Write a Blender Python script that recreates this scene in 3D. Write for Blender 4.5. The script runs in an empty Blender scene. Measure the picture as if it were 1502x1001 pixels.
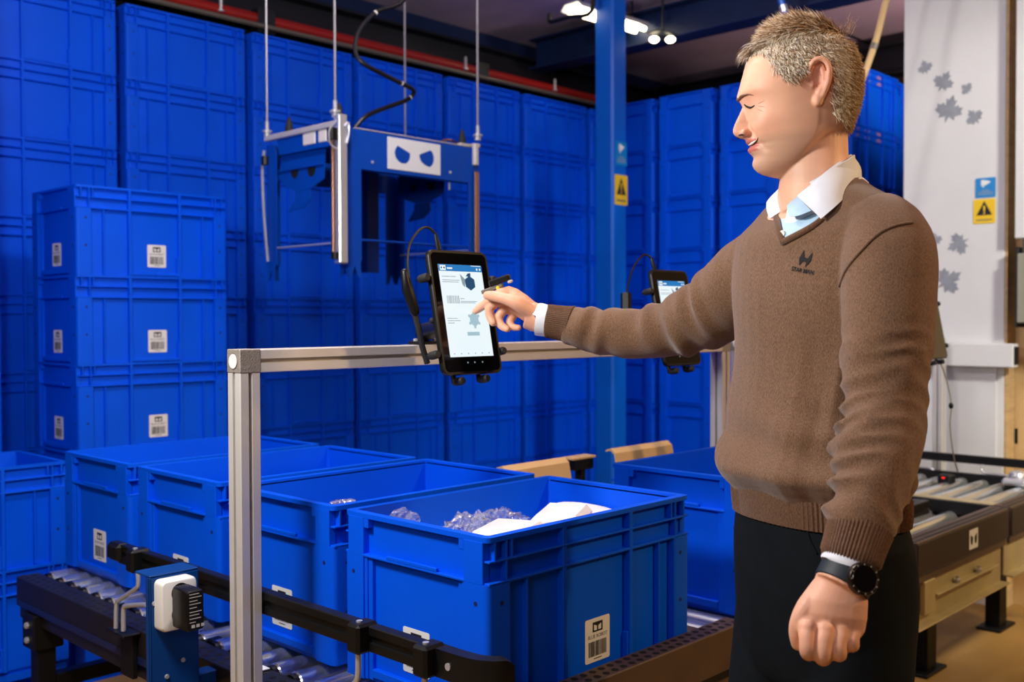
import bpy, bmesh, math, random
from math import sin, cos, pi, radians
from mathutils import Vector, Matrix, noise
random.seed(7)
V = Vector
scene = bpy.context.scene
COL = scene.collection

# ------------------------------------------------------------------ camera
HC = 1.31                       # eye height of the camera above the floor
FPX, YAW, PIT, ROLL = 1514.0, 0.7663, 0.0213, -0.0030
CF = V((cos(YAW)*cos(PIT), sin(YAW)*cos(PIT), -sin(PIT)))
_R = V((sin(YAW), -cos(YAW), 0)); _U = _R.cross(CF)
CR = _R*cos(ROLL) + _U*sin(ROLL); CU = -_R*sin(ROLL) + _U*cos(ROLL)
CAM = V((0, 0, HC))
def PX(x, y, d):
    """world point at distance d (metres along the view axis) seen at x, y"""
    return CAM + CF*d + CR*((x-751)/FPX*d) + CU*((500.5-y)/FPX*d)
cam = bpy.data.cameras.new('camera'); cam_o = bpy.data.objects.new('camera', cam); COL.objects.link(cam_o)
cam_o.matrix_world = Matrix(((CR.x, CU.x, -CF.x, 0), (CR.y, CU.y, -CF.y, 0), (CR.z, CU.z, -CF.z, HC), (0, 0, 0, 1)))
cam.sensor_width = 36; cam.lens = FPX/1502*36; cam.clip_start = .05; cam.clip_end = 60
cam.dof.use_dof = True; cam.dof.focus_distance = 1.78; cam.dof.aperture_fstop = 4.8
scene.camera = cam_o
vs = scene.view_settings; vs.view_transform = 'Standard'; vs.look = 'None'; vs.gamma = 1.0; vs.use_curve_mapping = False; vs.exposure = 0.0

# ------------------------------------------------------------------ materials
def srgb(r, g, b):
    f = lambda c: (c/255/12.92) if c/255 <= .04045 else ((c/255+.055)/1.055)**2.4
    return (f(r), f(g), f(b), 1)
def mat(name, col, rough=.5, metal=0., vary=0., vscale=8., bump=0., bscale=60., spec=.5, coat=0., sheen=0., sss=0., emit=None, estr=0., trans=0., ior=1.45, stretch=None):
    m = bpy.data.materials.new(name); m.use_nodes = True
    nt = m.node_tree; b = nt.nodes['Principled BSDF']
    b.inputs['Base Color'].default_value = col; b.inputs['Roughness'].default_value = rough
    b.inputs['Metallic'].default_value = metal; b.inputs['Specular IOR Level'].default_value = spec
    b.inputs['Coat Weight'].default_value = coat; b.inputs['Sheen Weight'].default_value = sheen
    b.inputs['Transmission Weight'].default_value = trans; b.inputs['IOR'].default_value = ior
    if sss:
        b.inputs['Subsurface Weight'].default_value = sss; b.inputs['Subsurface Radius'].default_value = (.012, .004, .002); b.inputs['Subsurface Scale'].default_value = .6
    if emit:
        b.inputs['Emission Color'].default_value = emit; b.inputs['Emission Strength'].default_value = estr
    tc = None
    if vary or bump:
        tc = nt.nodes.new('ShaderNodeTexCoord'); mp = nt.nodes.new('ShaderNodeMapping'); nt.links.new(tc.outputs['Object'], mp.inputs['Vector'])
        if stretch: mp.inputs['Scale'].default_value = stretch
    if vary:
        n = nt.nodes.new('ShaderNodeTexNoise'); n.inputs['Scale'].default_value = vscale; n.inputs['Detail'].default_value = 5
        nt.links.new(mp.outputs[0], n.inputs['Vector'])
        r = nt.nodes.new('ShaderNodeValToRGB'); r.color_ramp.elements[0].position = .3; r.color_ramp.elements[1].position = .7
        r.color_ramp.elements[0].color = tuple(c*(1-vary) for c in col[:3])+(1,); r.color_ramp.elements[1].color = tuple(min(1, c*(1+vary)) for c in col[:3])+(1,)
        nt.links.new(n.outputs['Fac'], r.inputs['Fac']); nt.links.new(r.outputs['Color'], b.inputs['Base Color'])
    if bump:
        n2 = nt.nodes.new('ShaderNodeTexNoise'); n2.inputs['Scale'].default_value = bscale; n2.inputs['Detail'].default_value = 3
        nt.links.new(mp.outputs[0], n2.inputs['Vector'])
        bp = nt.nodes.new('ShaderNodeBump'); bp.inputs['Strength'].default_value = bump; bp.inputs['Distance'].default_value = .004
        nt.links.new(n2.outputs['Fac'], bp.inputs['Height']); nt.links.new(bp.outputs['Normal'], b.inputs['Normal'])
    return m
M = {}
M['crate'] = mat('blue_plastic', srgb(0, 84, 228), .48, vary=.06, vscale=3.5, bump=.03, bscale=240, spec=.14)
M['paper'] = mat('white_label', srgb(225, 226, 224), .55)
M['ink'] = mat('black_ink', srgb(22, 22, 24), .6)
M['alu'] = mat('aluminium_profile', srgb(212, 208, 202), .40, .3, vary=.04, vscale=20, stretch=(1, 1, 1))
M['alu_dark'] = mat('aluminium_slot', srgb(120, 112, 100), .5, .6)
M['cast'] = mat('cast_corner', srgb(158, 150, 140), .55, .45, vary=.12, vscale=90, bump=.3, bscale=300)
M['steel'] = mat('zinc_steel', srgb(206, 208, 212), .3, .6)
M['roller'] = mat('zinc_roller', srgb(216, 222, 228), .22, .85, vary=.06, vscale=12)
M['galv'] = mat('galvanised_plate', srgb(186, 170, 128), .42, .35, bump=.05, bscale=60, vary=.12, vscale=10)
M['black'] = mat('black_powder_coat', srgb(14, 13, 14), .5, 0, spec=.3, vary=.15, vscale=14, bump=.05, bscale=300)
M['brownblk'] = mat('dark_brown_coat', srgb(46, 36, 33), .5, .1, vary=.12, vscale=10)
M['plate_brown'] = mat('bare_rail_top', srgb(92, 74, 62), .5, .3, vary=.12, vscale=16)
M['hole'] = mat('hole_black', srgb(6, 6, 7), .8)
M['plastic_blk'] = mat('black_plastic', srgb(13, 13, 14), .38, spec=.4, bump=.04, bscale=400)
M['rubber'] = mat('rubber', srgb(30, 30, 32), .7)
M['robot'] = mat('blue_powder_coat', srgb(2, 68, 172), .45, 0, vary=.05, vscale=8, bump=.04, bscale=500, spec=.2)
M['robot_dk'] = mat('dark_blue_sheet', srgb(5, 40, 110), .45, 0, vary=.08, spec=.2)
M['plate_blue'] = mat('plate_blue_paint', srgb(6, 58, 122), .45, 0, spec=.25)
M['white'] = mat('white_board', srgb(232, 234, 234), .5)
M['column'] = mat('column_blue_paint', srgb(6, 98, 206), .38, .0, vary=.05, vscale=4, bump=.03, bscale=200)
M['beam'] = mat('beam_navy_paint', srgb(14, 34, 74), .5, vary=.1)
M['beam_dk'] = mat('beam_black_paint', srgb(16, 18, 26), .5, vary=.1)
M['red'] = mat('red_pipe_paint', srgb(150, 22, 16), .42, vary=.08)
M['ceil'] = mat('ceiling_panel', srgb(206, 184, 206), .8, vary=.12, vscale=2.2)
M['wallwarm'] = mat('warm_plaster', srgb(96, 74, 60), .85, vary=.08, vscale=2)
M['floor'] = mat('concrete_floor', srgb(158, 122, 66), .55, vary=.22, vscale=1.6, bump=.1, bscale=30)
M['panel'] = mat('white_painted_board', srgb(222, 222, 220), .6, vary=.03, vscale=5, bump=.02, bscale=20)
M['ply'] = mat('plywood', srgb(196, 166, 118), .65, vary=.14, vscale=6, stretch=(1, 1, 8))
M['leaf'] = mat('grey_leaf_sticker', srgb(146, 150, 158), .6, vary=.12, vscale=30)
M['signblue'] = mat('sign_blue', srgb(16, 132, 200), .4)
M['signyel'] = mat('sign_yellow', srgb(238, 196, 24), .45)
M['card'] = mat('tan_board', srgb(206, 172, 120), .6, vary=.06, vscale=10)
M['cabgrey'] = mat('grey_box', srgb(150, 148, 130), .5)
M['lampon'] = mat('lamp_tube', srgb(255, 246, 220), .5, emit=srgb(255, 238, 200), estr=9)
M['led'] = mat('red_led', srgb(220, 30, 20), .4, emit=srgb(255, 30, 16), estr=1.2)
M['scr'] = mat('screen_white', srgb(20, 22, 24), .25, emit=srgb(234, 247, 252), estr=1.0)
M['scr_hdr'] = mat('screen_header', srgb(10, 30, 50), .25, emit=srgb(8, 122, 196), estr=.9)
M['scr_ink'] = mat('screen_grey', srgb(20, 22, 24), .25, emit=srgb(150, 168, 180), estr=.8)
M['scr_lt'] = mat('screen_pale', srgb(20, 22, 24), .25, emit=srgb(176, 208, 222), estr=.85)
M['scr_dk'] = mat('screen_dark', srgb(10, 14, 20), .25, emit=srgb(6, 78, 122), estr=.8)
M['glassblk'] = mat('black_glass', srgb(8, 8, 9), .08, spec=.6)
M['bag'] = mat('clear_film', srgb(250, 252, 255), .06, spec=.7, trans=1.0, ior=1.18, bump=.5, bscale=45)
def film_mat():
    m = bpy.data.materials.new('clear_film'); m.use_nodes = True; nt = m.node_tree; nt.nodes.clear()
    out = nt.nodes.new('ShaderNodeOutputMaterial'); tr = nt.nodes.new('ShaderNodeBsdfTransparent'); gl = nt.nodes.new('ShaderNodeBsdfGlossy'); df = nt.nodes.new('ShaderNodeBsdfTranslucent')
    gl.inputs['Roughness'].default_value = .06; gl.inputs['Color'].default_value = (.95, .97, 1, 1); df.inputs['Color'].default_value = (.9, .93, .96, 1); tr.inputs['Color'].default_value = (.97, .98, 1, 1)
    tc = nt.nodes.new('ShaderNodeTexCoord'); nz = nt.nodes.new('ShaderNodeTexNoise'); nz.inputs['Scale'].default_value = 22; nz.inputs['Detail'].default_value = 1; nz.inputs['Distortion'].default_value = 2.5
    nt.links.new(tc.outputs['Object'], nz.inputs['Vector']); bp = nt.nodes.new('ShaderNodeBump'); bp.inputs['Strength'].default_value = .9; bp.inputs['Distance'].default_value = .01
    nt.links.new(nz.outputs['Fac'], bp.inputs['Height']); nt.links.new(bp.outputs['Normal'], gl.inputs['Normal'])
    lw = nt.nodes.new('ShaderNodeLayerWeight'); lw.inputs['Blend'].default_value = .30; nt.links.new(bp.outputs['Normal'], lw.inputs['Normal'])
    m1 = nt.nodes.new('ShaderNodeMixShader'); m1.inputs[0].default_value = .05; nt.links.new(tr.outputs[0], m1.inputs[1]); nt.links.new(df.outputs[0], m1.inputs[2])
    m2 = nt.nodes.new('ShaderNodeMixShader'); nt.links.new(lw.outputs['Facing'], m2.inputs[0]); nt.links.new(m1.outputs[0], m2.inputs[1]); nt.links.new(gl.outputs[0], m2.inputs[2]); nt.links.new(m2.outputs[0], out.inputs['Surface']); return m
M['bag'] = film_mat()
M['pack'] = mat('white_carton', srgb(244, 244, 242), .6)
M['rope'] = mat('wire_rope', srgb(186, 186, 188), .4, .7)
M['brass'] = mat('bronze_strip', srgb(150, 112, 92), .3, .9)
M['socket'] = mat('white_plastic', srgb(226, 222, 214), .4)
M['navy_stripe'] = mat('navy_stripe', srgb(22, 34, 78), .35)
M['wood'] = mat('pallet_wood', srgb(120, 92, 60), .8, vary=.2, vscale=12)

# ------------------------------------------------------------------ mesh builder
class MB:
    def __init__(s): s.v = []; s.f = []; s.mi = []; s.cur = 0
    def add(s, vs, fs):
        o = len(s.v); s.v += [tuple(p) for p in vs]
        for f in fs: s.f.append([i+o for i in f]); s.mi.append(s.cur)
        return s
    def box(s, x0, x1, y0, y1, z0, z1, bv=0., mx=None):
        if x0 > x1: x0, x1 = x1, x0
        if y0 > y1: y0, y1 = y1, y0
        if z0 > z1: z0, z1 = z1, z0
        bv = min(bv, .45*min(x1-x0, y1-y0, z1-z0))
        if bv <= 0:
            vs = [(x, y, z) for x in (x0, x1) for y in (y0, y1) for z in (z0, z1)]
            fs = [(0, 1, 3, 2), (4, 6, 7, 5), (0, 4, 5, 1), (2, 3, 7, 6), (0, 2, 6, 4), (1, 5, 7, 3)]
        else:
            vs = []; idx = {}
            X = (x0, x1); Y = (y0, y1); Z = (z0, z1)
            for i in (0, 1):
                for j in (0, 1):
                    for k in (0, 1):
                        sx = bv if i == 0 else -bv; sy = bv if j == 0 else -bv; sz = bv if k == 0 else -bv
                        for ax, p in (('x', (X[i], Y[j]+sy, Z[k]+sz)), ('y', (X[i]+sx, Y[j], Z[k]+sz)), ('z', (X[i]+sx, Y[j]+sy, Z[k]))):
                            idx[(i, j, k, ax)] = len(vs); vs.append(p)
            g = lambda i, j, k, a: idx[(i, j, k, a)]
            fs = []
            for i in (0, 1):
                q = [g(i, 0, 0, 'x'), g(i, 1, 0, 'x'), g(i, 1, 1, 'x'), g(i, 0, 1, 'x')]; fs.append(q if i else q[::-1])
                q = [g(0, i, 0, 'y'), g(1, i, 0, 'y'), g(1, i, 1, 'y'), g(0, i, 1, 'y')]; fs.append(q[::-1] if i else q)
                q = [g(0, 0, i, 'z'), g(1, 0, i, 'z'), g(1, 1, i, 'z'), g(0, 1, i, 'z')]; fs.append(q if i else q[::-1])
            for i in (0, 1):
                for j in (0, 1):
                    q = [g(i, j, 0, 'x'), g(i, j, 1, 'x'), g(i, j, 1, 'y'), g(i, j, 0, 'y')]; fs.append(q if (i ^ j) == 0 else q[::-1])
                    q = [g(i, 0, j, 'x'), g(i, 0, j, 'z'), g(i, 1, j, 'z'), g(i, 1, j, 'x')]; fs.append(q if (i ^ j) == 0 else q[::-1])
                    q = [g(0, i, j, 'y'), g(1, i, j, 'y'), g(1, i, j, 'z'), g(0, i, j, 'z')]; fs.append(q if (i ^ j) == 0 else q[::-1])
                    for k in (0, 1):
                        q = [g(i, j, k, 'x'), g(i, j, k, 'y'), g(i, j, k, 'z')]; fs.append(q if (i+j+k) % 2 else q[::-1])
        if mx is not None: vs = [mx @ V(p) for p in vs]
        return s.add(vs, fs)
    def loft(s, rings, cap0=True, cap1=True, closed=True):
        n = len(rings[0]); vs = [p for r in rings for p in r]; fs = []
        for i in range(len(rings)-1):
            for j in range(n if closed else n-1):
                a = i*n+j; b = i*n+(j+1) % n; fs.append((a, b, b+n, a+n))
        if cap0: fs.append(tuple(range(n))[::-1])
        if cap1: fs.append(tuple((len(rings)-1)*n+j for j in range(n)))
        return s.add(vs, fs)
    def tube(s, pts, rad, seg=12, round_ends=False, ell=None, up=None):
        """swept tube; rad number or list; ell=(a,b) scale of the section"""
        pts = [V(p) for p in pts]; n = len(pts)
        if not hasattr(rad, '__len__'): rad = [rad]*n
        rad = list(rad)
        T = []
        for i in range(n):
            t = pts[min(i+1, n-1)]-pts[max(i-1, 0)]; T.append(t.normalized() if t.length > 1e-9 else V((0, 0, 1)))
        if round_ends:
            r0, r1 = rad[0], rad[-1]; t0, t1 = T[0], T[-1]
            a = []; b = []
            for k in (1, 2, 3):
                an = k/3.2*pi/2
                a.insert(0, (pts[0]-t0*r0*sin(an), r0*cos(an), t0)); b.append((pts[-1]+t1*r1*sin(an), r1*cos(an), t1))
            pts = [q[0] for q in a]+pts+[q[0] for q in b]; rad = [q[1] for q in a]+rad+[q[1] for q in b]; T = [q[2] for q in a]+T+[q[2] for q in b]
            n = len(pts)
        u = V(up) if up is not None else (V((0, 0, 1)) if abs(T[0].z) < .9 else V((1, 0, 0)))
        rings = []
        for i in range(n):
            u = (u-T[i]*u.dot(T[i])).normalized(); w = T[i].cross(u)
            ea, eb = ell if ell else (1, 1)
            rings.append([pts[i]+(u*cos(k*2*pi/seg)*ea+w*sin(k*2*pi/seg)*eb)*rad[i] for k in range(seg)])
        return s.loft(rings)
    def lathe(s, prof, c, axis=(0, 0, 1), seg=20):
        """prof: list of (r, h) along axis from c"""
        ax = V(axis).normalized(); u = V((0, 0, 1)) if abs(ax.z) < .9 else V((1, 0, 0)); u = (u-ax*u.dot(ax)).normalized(); w = ax.cross(u); c = V(c)
        return s.loft([[c+ax*h+(u*cos(k*2*pi/seg)+w*sin(k*2*pi/seg))*max(r, 1e-5) for k in range(seg)] for r, h in prof])
    def prism(s, poly, o, ux, uy, depth):
        """poly 2d in axes ux, uy at o, extruded along ux x uy by depth"""
        o = V(o); ux = V(ux); uy = V(uy); nrm = ux.cross(uy).normalized()
        a = [o+ux*p[0]+uy*p[1] for p in poly]; b = [q+nrm*depth for q in a]
        return s.loft([a, b])
    def ball(s, c, r, seg=16, sc=(1, 1, 1), mx=None):
        c = V(c); rings = []
        n = seg//2
        for i in range(1, n):
            an = pi*i/n; rings.append([V((sin(an)*cos(k*2*pi/seg)*r*sc[0], sin(an)*sin(k*2*pi/seg)*r*sc[1], -cos(an)*r*sc[2])) for k in range(seg)])
        rings = [[c+(mx @ p if mx is not None else p) for p in rr] for rr in rings]
        return s.loft(rings)
    def mesh(s, name, mats, angle=35):
        me = bpy.data.meshes.new(name); me.from_pydata(s.v, [], s.f)
        for m in (mats if isinstance(mats, (list, tuple)) else [mats]): me.materials.append(m)
        me.polygons.foreach_set('material_index', s.mi)
        me.polygons.foreach_set('use_smooth', [True]*len(me.polygons))
        bm = bmesh.new(); bm.from_mesh(me); bmesh.ops.recalc_face_normals(bm, faces=bm.faces); bm.to_mesh(me); bm.free()
        if angle < 180: me.set_sharp_from_angle(angle=radians(angle))
        return me
    def build(s, name, mats, parent=None, angle=35, local=False):
        if parent is not None and not local:
            o = root_loc(parent); s.v = [(p[0]-o.x, p[1]-o.y, p[2]-o.z) for p in s.v]
        ob = bpy.data.objects.new(name, s.mesh(name, mats, angle)); COL.objects.link(ob)
        if parent is not None: ob.parent = parent
        return ob
def root_loc(o):
    l = V((0, 0, 0))
    while o is not None: l = l+o.location; o = o.parent
    return l
def tag(o, label, cat, group=None, kind=None):
    o['label'] = label; o['category'] = cat
    if group: o['group'] = group
    if kind: o['kind'] = kind
    return o
def thing(name, label, cat, loc=(0, 0, 0), group=None):
    o = bpy.data.objects.new(name, None); o.empty_display_size = .1; COL.objects.link(o); o.location = loc
    return tag(o, label, cat, group)
def struct(mb, name, mats, parent=None):
    o = mb.build(name, mats, parent)
    if parent is None: o['kind'] = 'structure'
    return o
def kids(o): return list(o.children)
def dup(o, parent=None):
    c = o.copy(); COL.objects.link(c); c.parent = parent
    for ch in kids(o): dup(ch, c)
    return c
def text_mb(txt, size, o, ux, uy, lift=0., align='CENTER', bold=0.):
    """flat lettering as mesh"""
    cu = bpy.data.curves.new('t', 'FONT'); cu.body = txt; cu.size = size; cu.align_x = align; cu.extrude = 0; cu.offset = bold; cu.resolution_u = 3
    ob = bpy.data.objects.new('t', cu); COL.objects.link(ob)
    dg = bpy.context.evaluated_depsgraph_get(); me = bpy.data.meshes.new_from_object(ob.evaluated_get(dg))
    o = V(o); ux = V(ux); uy = V(uy); n = ux.cross(uy).normalized()
    vs = [o+ux*p.co.x+uy*p.co.y+n*lift for p in me.vertices]; fs = [tuple(p.vertices) for p in me.polygons]
    bpy.data.objects.remove(ob); bpy.data.curves.remove(cu); bpy.data.meshes.remove(me)
    return vs, fs
ORD = ['zeroth', 'first', 'second', 'third', 'fourth', 'fifth', 'sixth', 'seventh', 'eighth', 'ninth']
def nth_top(i): return 'topmost' if i == 1 else ORD[i]+' from the top'
def smooth_path(pts, n=8):
    """Catmull-Rom through points"""
    P = [V(p) for p in pts]; P = [P[0]*2-P[1]]+P+[P[-1]*2-P[-2]]; out = []
    for i in range(1, len(P)-2):
        for k in range(n):
            t = k/n; a, b, c, d = P[i-1], P[i], P[i+1], P[i+2]
            out.append(.5*((2*b)+(c-a)*t+(2*a-5*b+4*c-d)*t*t+(3*b-a-3*c+d)*t**3))
    out.append(P[-2]); return out

def _ray(x, y): return CF+CR*((x-751)/FPX)+CU*((500.5-y)/FPX)
def onX(x, y, X): r = _ray(x, y); return CAM+r*(X/r.x)
def onY(x, y, Y): r = _ray(x, y); return CAM+r*(Y/r.y)
def onZ(x, y, Z): r = _ray(x, y); return CAM+r*((Z-HC)/r.z)
# ------------------------------------------------------------------ crates
CL, CW, CH, CP = .6, .4, .3315, .32
M['dimple'] = mat('blue_dimple', srgb(2, 22, 84), .7)
M['slot'] = mat('slot_light', srgb(140, 112, 140), .6)  # pale tone standing for light seen through the rim slots
def rrect(x0, x1, y0, y1, r, n=4):
    out = []
    for cx, cy, a0 in ((x1-r, y0+r, -pi/2), (x1-r, y1-r, 0), (x0+r, y1-r, pi/2), (x0+r, y0+r, pi)):
        for k in range(n+1):
            a = a0+k/n*pi/2; out.append((cx+r*cos(a), cy+r*sin(a)))
    return out
def ring(mb, i0, r0, i1, r1, z0, z1, i0b=None, i1b=None):
    """rim ring between two insets of the crate plan"""
    A = rrect(i0, CL-i0, i0, CW-i0, r0); B = rrect(i1, CL-i1, i1, CW-i1, r1)
    ib0 = i0 if i0b is None else i0b; ib1 = i1 if i1b is None else i1b
    A2 = rrect(ib0, CL-ib0, ib0, CW-ib0, r0); B2 = rrect(ib1, CL-ib1, ib1, CW-ib1, r1)
    n = len(A); rings = [[(p[0], p[1], z0) for p in A2], [(p[0], p[1], z1) for p in A], [(p[0], p[1], z1) for p in B], [(p[0], p[1], z0) for p in B2]]
    vs = [p for r in rings for p in r]; fs = []
    for i in range(4):
        for j in range(n):
            a = i*n+j; b = i*n+(j+1) % n; c = ((i+1) % 4)*n; fs.append((a, b, c+(j+1) % n, c+j))
    mb.add(vs, fs)
def crate_mesh():
    m = MB(); H = CH; F = .0115
    ring(m, .0005, .013, .0180, .006, H-.009, H)                      # top rim
    ring(m, .0150, .008, .0180, .006, F, H-.006)                      # wall
    m.box(.016, CL-.016, .016, CW-.016, F, F+.004)                    # floor
    m.box(.022, CL-.022, .022, CW-.022, 0, F+.001, .002)              # nesting foot
    def mir(fn):
        for sx in (0, 1):
            for sy in (0, 1): fn(sx, sy)
    def bx(sx, sy, x0, x1, y0, y1, z0, z1, bv=.0012):
        if sx: x0, x1 = CL-x1, CL-x0
        if sy: y0, y1 = CW-y1, CW-y0
        m.box(x0, x1, y0, y1, z0, z1, bv)
    def corner(sx, sy):
        a, b, w, r = .052, .060, .0160, .013
        pts = [(r+r*cos(t), r+r*sin(t)) for t in [pi+k/5*pi/2 for k in range(6)]]
        poly = [(w, w), (w, b), (0, b)]+pts+[(a, 0), (a, w)]
        P = [((CL-p[0]) if sx else p[0], (CW-p[1]) if sy else p[1]) for p in poly]
        # long side: plain column under the band, short side: column to the rim
        m.loft([[(p[0], p[1], F) for p in P], [(p[0], p[1], H-.0815) for p in P]])
        bx(sx, sy, .0, .0165, .013, .060, H-.083, H-.008)
        bx(sx, sy, .001, .0160, .060, .074, H-.028, H-.008)           # notch block beside the grip
        P2 = [(0+r+r*cos(t), r+r*sin(t)) for t in [pi+k/5*pi/2*.55 for k in range(6)]]+[(w, w), (0, w+.012)]
        bx(sx, sy, .017, .0225, .0006, .0160, H-.044, H-.006)         # band rib at the corner
        bx(sx, sy, .046, .051, .0012, .0160, H-.083, H-.006)
        bx(sx, sy, .060, .065, .0012, .0160, H-.044, H-.006)
        bx(sx, sy, .046, .056, .0005, .0160, F, H-.083)
        bx(sx, sy, .100, .106, .0035, .0160, F+.002, H-.083)          # thin rib
        bx(sx, sy, .195, .206, .0004, .0160, F, H-.006)               # third rib
        bx(sx, sy, .206, .2995, .004, .0160, F+.002, F+.012)
        bx(sx, sy, .004, .2995, .0, .0160, H-.0445, H-.0405, .001)    # ledges
        bx(sx, sy, .004, .2995, .0, .0160, H-.0835, H-.0785, .001)
        bx(sx, sy, .206, .212, .003, .0160, F+.002, F+.075)
        # short side
        bx(sx, sy, .003, .0160, .060, .068, F, H-.080); bx(sx, sy, .0062, .0160, .068, .080, F, H-.080)
        bx(sx, sy, .0, .0160, .058, .2, H-.0835, H-.0785, .001)       # grip ledge
        bx(sx, sy, -.0005, .006, .130, .2, H-.0785, H-.0715, .001)
        bx(sx, sy, .004, .0160, .080, .2, F+.006, F+.022)
    mir(corner)
    m.cur = 1
    for sx in (0, 1):
        for sy in (0, 1):
            for z in (H-.116, H-.215):
                X = CL+.0002 if sx else -.0002; y = CW-.030 if sy else .030
                m.lathe([(.0001, -.0006), (.0042, -.0006), (.0042, .0002), (.0001, .0002)], (X, y, z), (1, 0, 0), 10)
                Y = CW+.0002 if sy else -.0002; x = CL-.034 if sx else .034
                m.lathe([(.0001, -.0006), (.0042, -.0006), (.0042, .0002), (.0001, .0002)], (x, Y, z), (0, 1, 0), 10)
    return m.mesh('storage_crate', [M['crate'], M['dimple']], 30)
CRATE = crate_mesh()
# sticker: card, then logo, writing and bars as its print
def sticker_meshes(o, ux, uy):
    """o = centre, ux/uy in-plane axes; returns card and print meshes"""
    o = V(o); ux = V(ux); uy = V(uy); n = ux.cross(uy)
    c = MB(); poly = rrect(-.037, .037, -.042, .042, .004)
    c.prism(poly, o, ux, uy, .0007)
    p = MB(); L = .001
    def rect(x0, x1, y0, y1): p.add([o+ux*x+uy*y+n*L for x, y in ((x0, y0), (x1, y0), (x1, y1), (x0, y1))], [(0, 1, 2, 3)])
    # mask logo: black rounded rectangle with two eyes left white
    for x0, x1, y0, y1 in ((-.015, .015, .031, .0345), (-.015, -.011, .018, .031), (.011, .015, .018, .031), (-.002, .002, .018, .031), (-.015, .015, .0155, .0185)): rect(x0, x1, y0, y1)
    for sgn in (-1, 1):
        q = [(sgn*.0115, .032), (sgn*.0015, .0315), (sgn*.0015, .0265), (sgn*.0115, .0302)]
        p.add([o+ux*x+uy*y+n*L for x, y in (q if sgn < 0 else q[::-1])], [(0, 1, 2, 3)])
        q = [(sgn*.0115, .0165), (sgn*.0085, .0165), (sgn*.0115, .021)]
        p.add([o+ux*x+uy*y+n*L for x, y in q], [(0, 1, 2)])
    vs, fs = text_mb('BLUE ROBOT', .0098, o+uy*.004, ux, uy, L); p.add(vs, fs)
    rnd = random.Random(5); x = -.027
    while x < .027:
        w = rnd.choice((.0008, .0014, .0022)); rect(x, min(x+w, .028), -.031, -.002); x += w+rnd.choice((.0008, .0013))
    rect(-.012, .012, -.0365, -.0348)
    return c.mesh('label_sticker', M['paper'], 30), p.mesh('label_print', M['ink'], 30)
ST_S = sticker_meshes((.0146, .202, .090), (0, -1, 0), (0, 0, 1))       # on the short side
ST_L = sticker_meshes((.31, .0146, .088), (1, 0, 0), (0, 0, 1))        # on the long side
def sticker(root, pair, lab=None):
    a = bpy.data.objects.new('label_sticker', pair[0]); COL.objects.link(a); a.parent = root
    if lab: a['label'] = lab
    b = bpy.data.objects.new('label_print', pair[1]); COL.objects.link(b); b.parent = a
def crate(x, y, z, label, group, short=False, long=False):
    o = bpy.data.objects.new('storage_crate', CRATE); COL.objects.link(o); o.location = (x, y, z)
    tag(o, label, 'crate', group)
    if short: sticker(o, ST_S, 'white barcode label on the short end')
    if long: sticker(o, ST_L, 'white barcode label on the long side')
    return o
def pallet(x, y, h, label, group, mt='wood'):
    m = MB()
    for k in range(3): m.box(x+.01, x+CL-.01, y+.01+k*.145, y+.10+k*.145, .0, .022); m.box(x+.01, x+CL-.01, y+.01+k*.145, y+.10+k*.145, h-.022, h)
    for k in range(3):
        for j in range(3): m.box(x+.02+k*.24, x+.10+k*.24, y+.012+j*.145, y+.098+j*.145, .022, h-.022)
    tag(m.build('pallet', M[mt]), label, 'pallet', group)
def stack(x, y, top, n, where, group, skip=(), **kw):
    base = top-CH-CP*(n-1)
    for k in range(n):
        lv = n-k                                                       # 1 = topmost
        if lv in skip: continue
        lab = 'blue plastic crate, '+nth_top(lv)+' '+where
        crate(x, y, base+CP*k+.0003*k, lab, group, **kw)
    return base
BACK = ['leftmost full-width', 'second', 'third', 'fourth', 'fifth', 'sixth', 'seventh']
BACKW = ['in the tall stack right behind the low three-high labelled stack', 'in the tall stack left of the hanging gripper', 'in the tall stack behind left half of the hanging gripper', 'in the tall stack behind right half of the hanging gripper', 'in the tall stack just right of the hanging gripper', 'in the tall stack two places left of the blue column', 'in the tall stack just left of the blue column']
BASE = 2.70-CH-CP*7
for k in range(7):
    w = ['in tall stack behind the low labelled stack', 'in tall stack between low labelled stack and gripper', 'in tall stack behind left end of hanging gripper', 'in tall stack behind the white-eyed gripper front', 'in tall stack behind the large tablet', 'in tall stack second left of the blue column', 'in tall stack half hidden by the blue column'][k]
    stack(1.471+.641*k, 4.38, 2.70, 8, w, 'blue crates in the back wall of stacks')
    pallet(1.471+.641*k, 4.38, BASE-.0005, 'wooden pallet under the tall blue crates '+w, 'pallets under the crate stacks')
for k, (y, w) in enumerate(((3.905, 'in tall stack directly right of the blue column'), (3.465, 'in tall stack between column and the man'), (3.02, 'in tall stack behind the man\'s face'), (2.575, 'in tall stack behind the man\'s head and nape'))):
    stack(5.35, y, 2.70, 8, w, 'blue crates in the right-hand row of stacks')
    pallet(5.35, y, BASE-.0005, 'wooden pallet under the blue crates '+w, 'pallets under the crate stacks')
stack(5.99, 2.60, 2.70, 8, 'in tall stack beside the white board panel', 'blue crates in the right-hand row of stacks')
pallet(5.99, 2.60, BASE-.0005, 'wooden pallet under the crate stack nearest the white board panel', 'pallets under the crate stacks')
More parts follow.
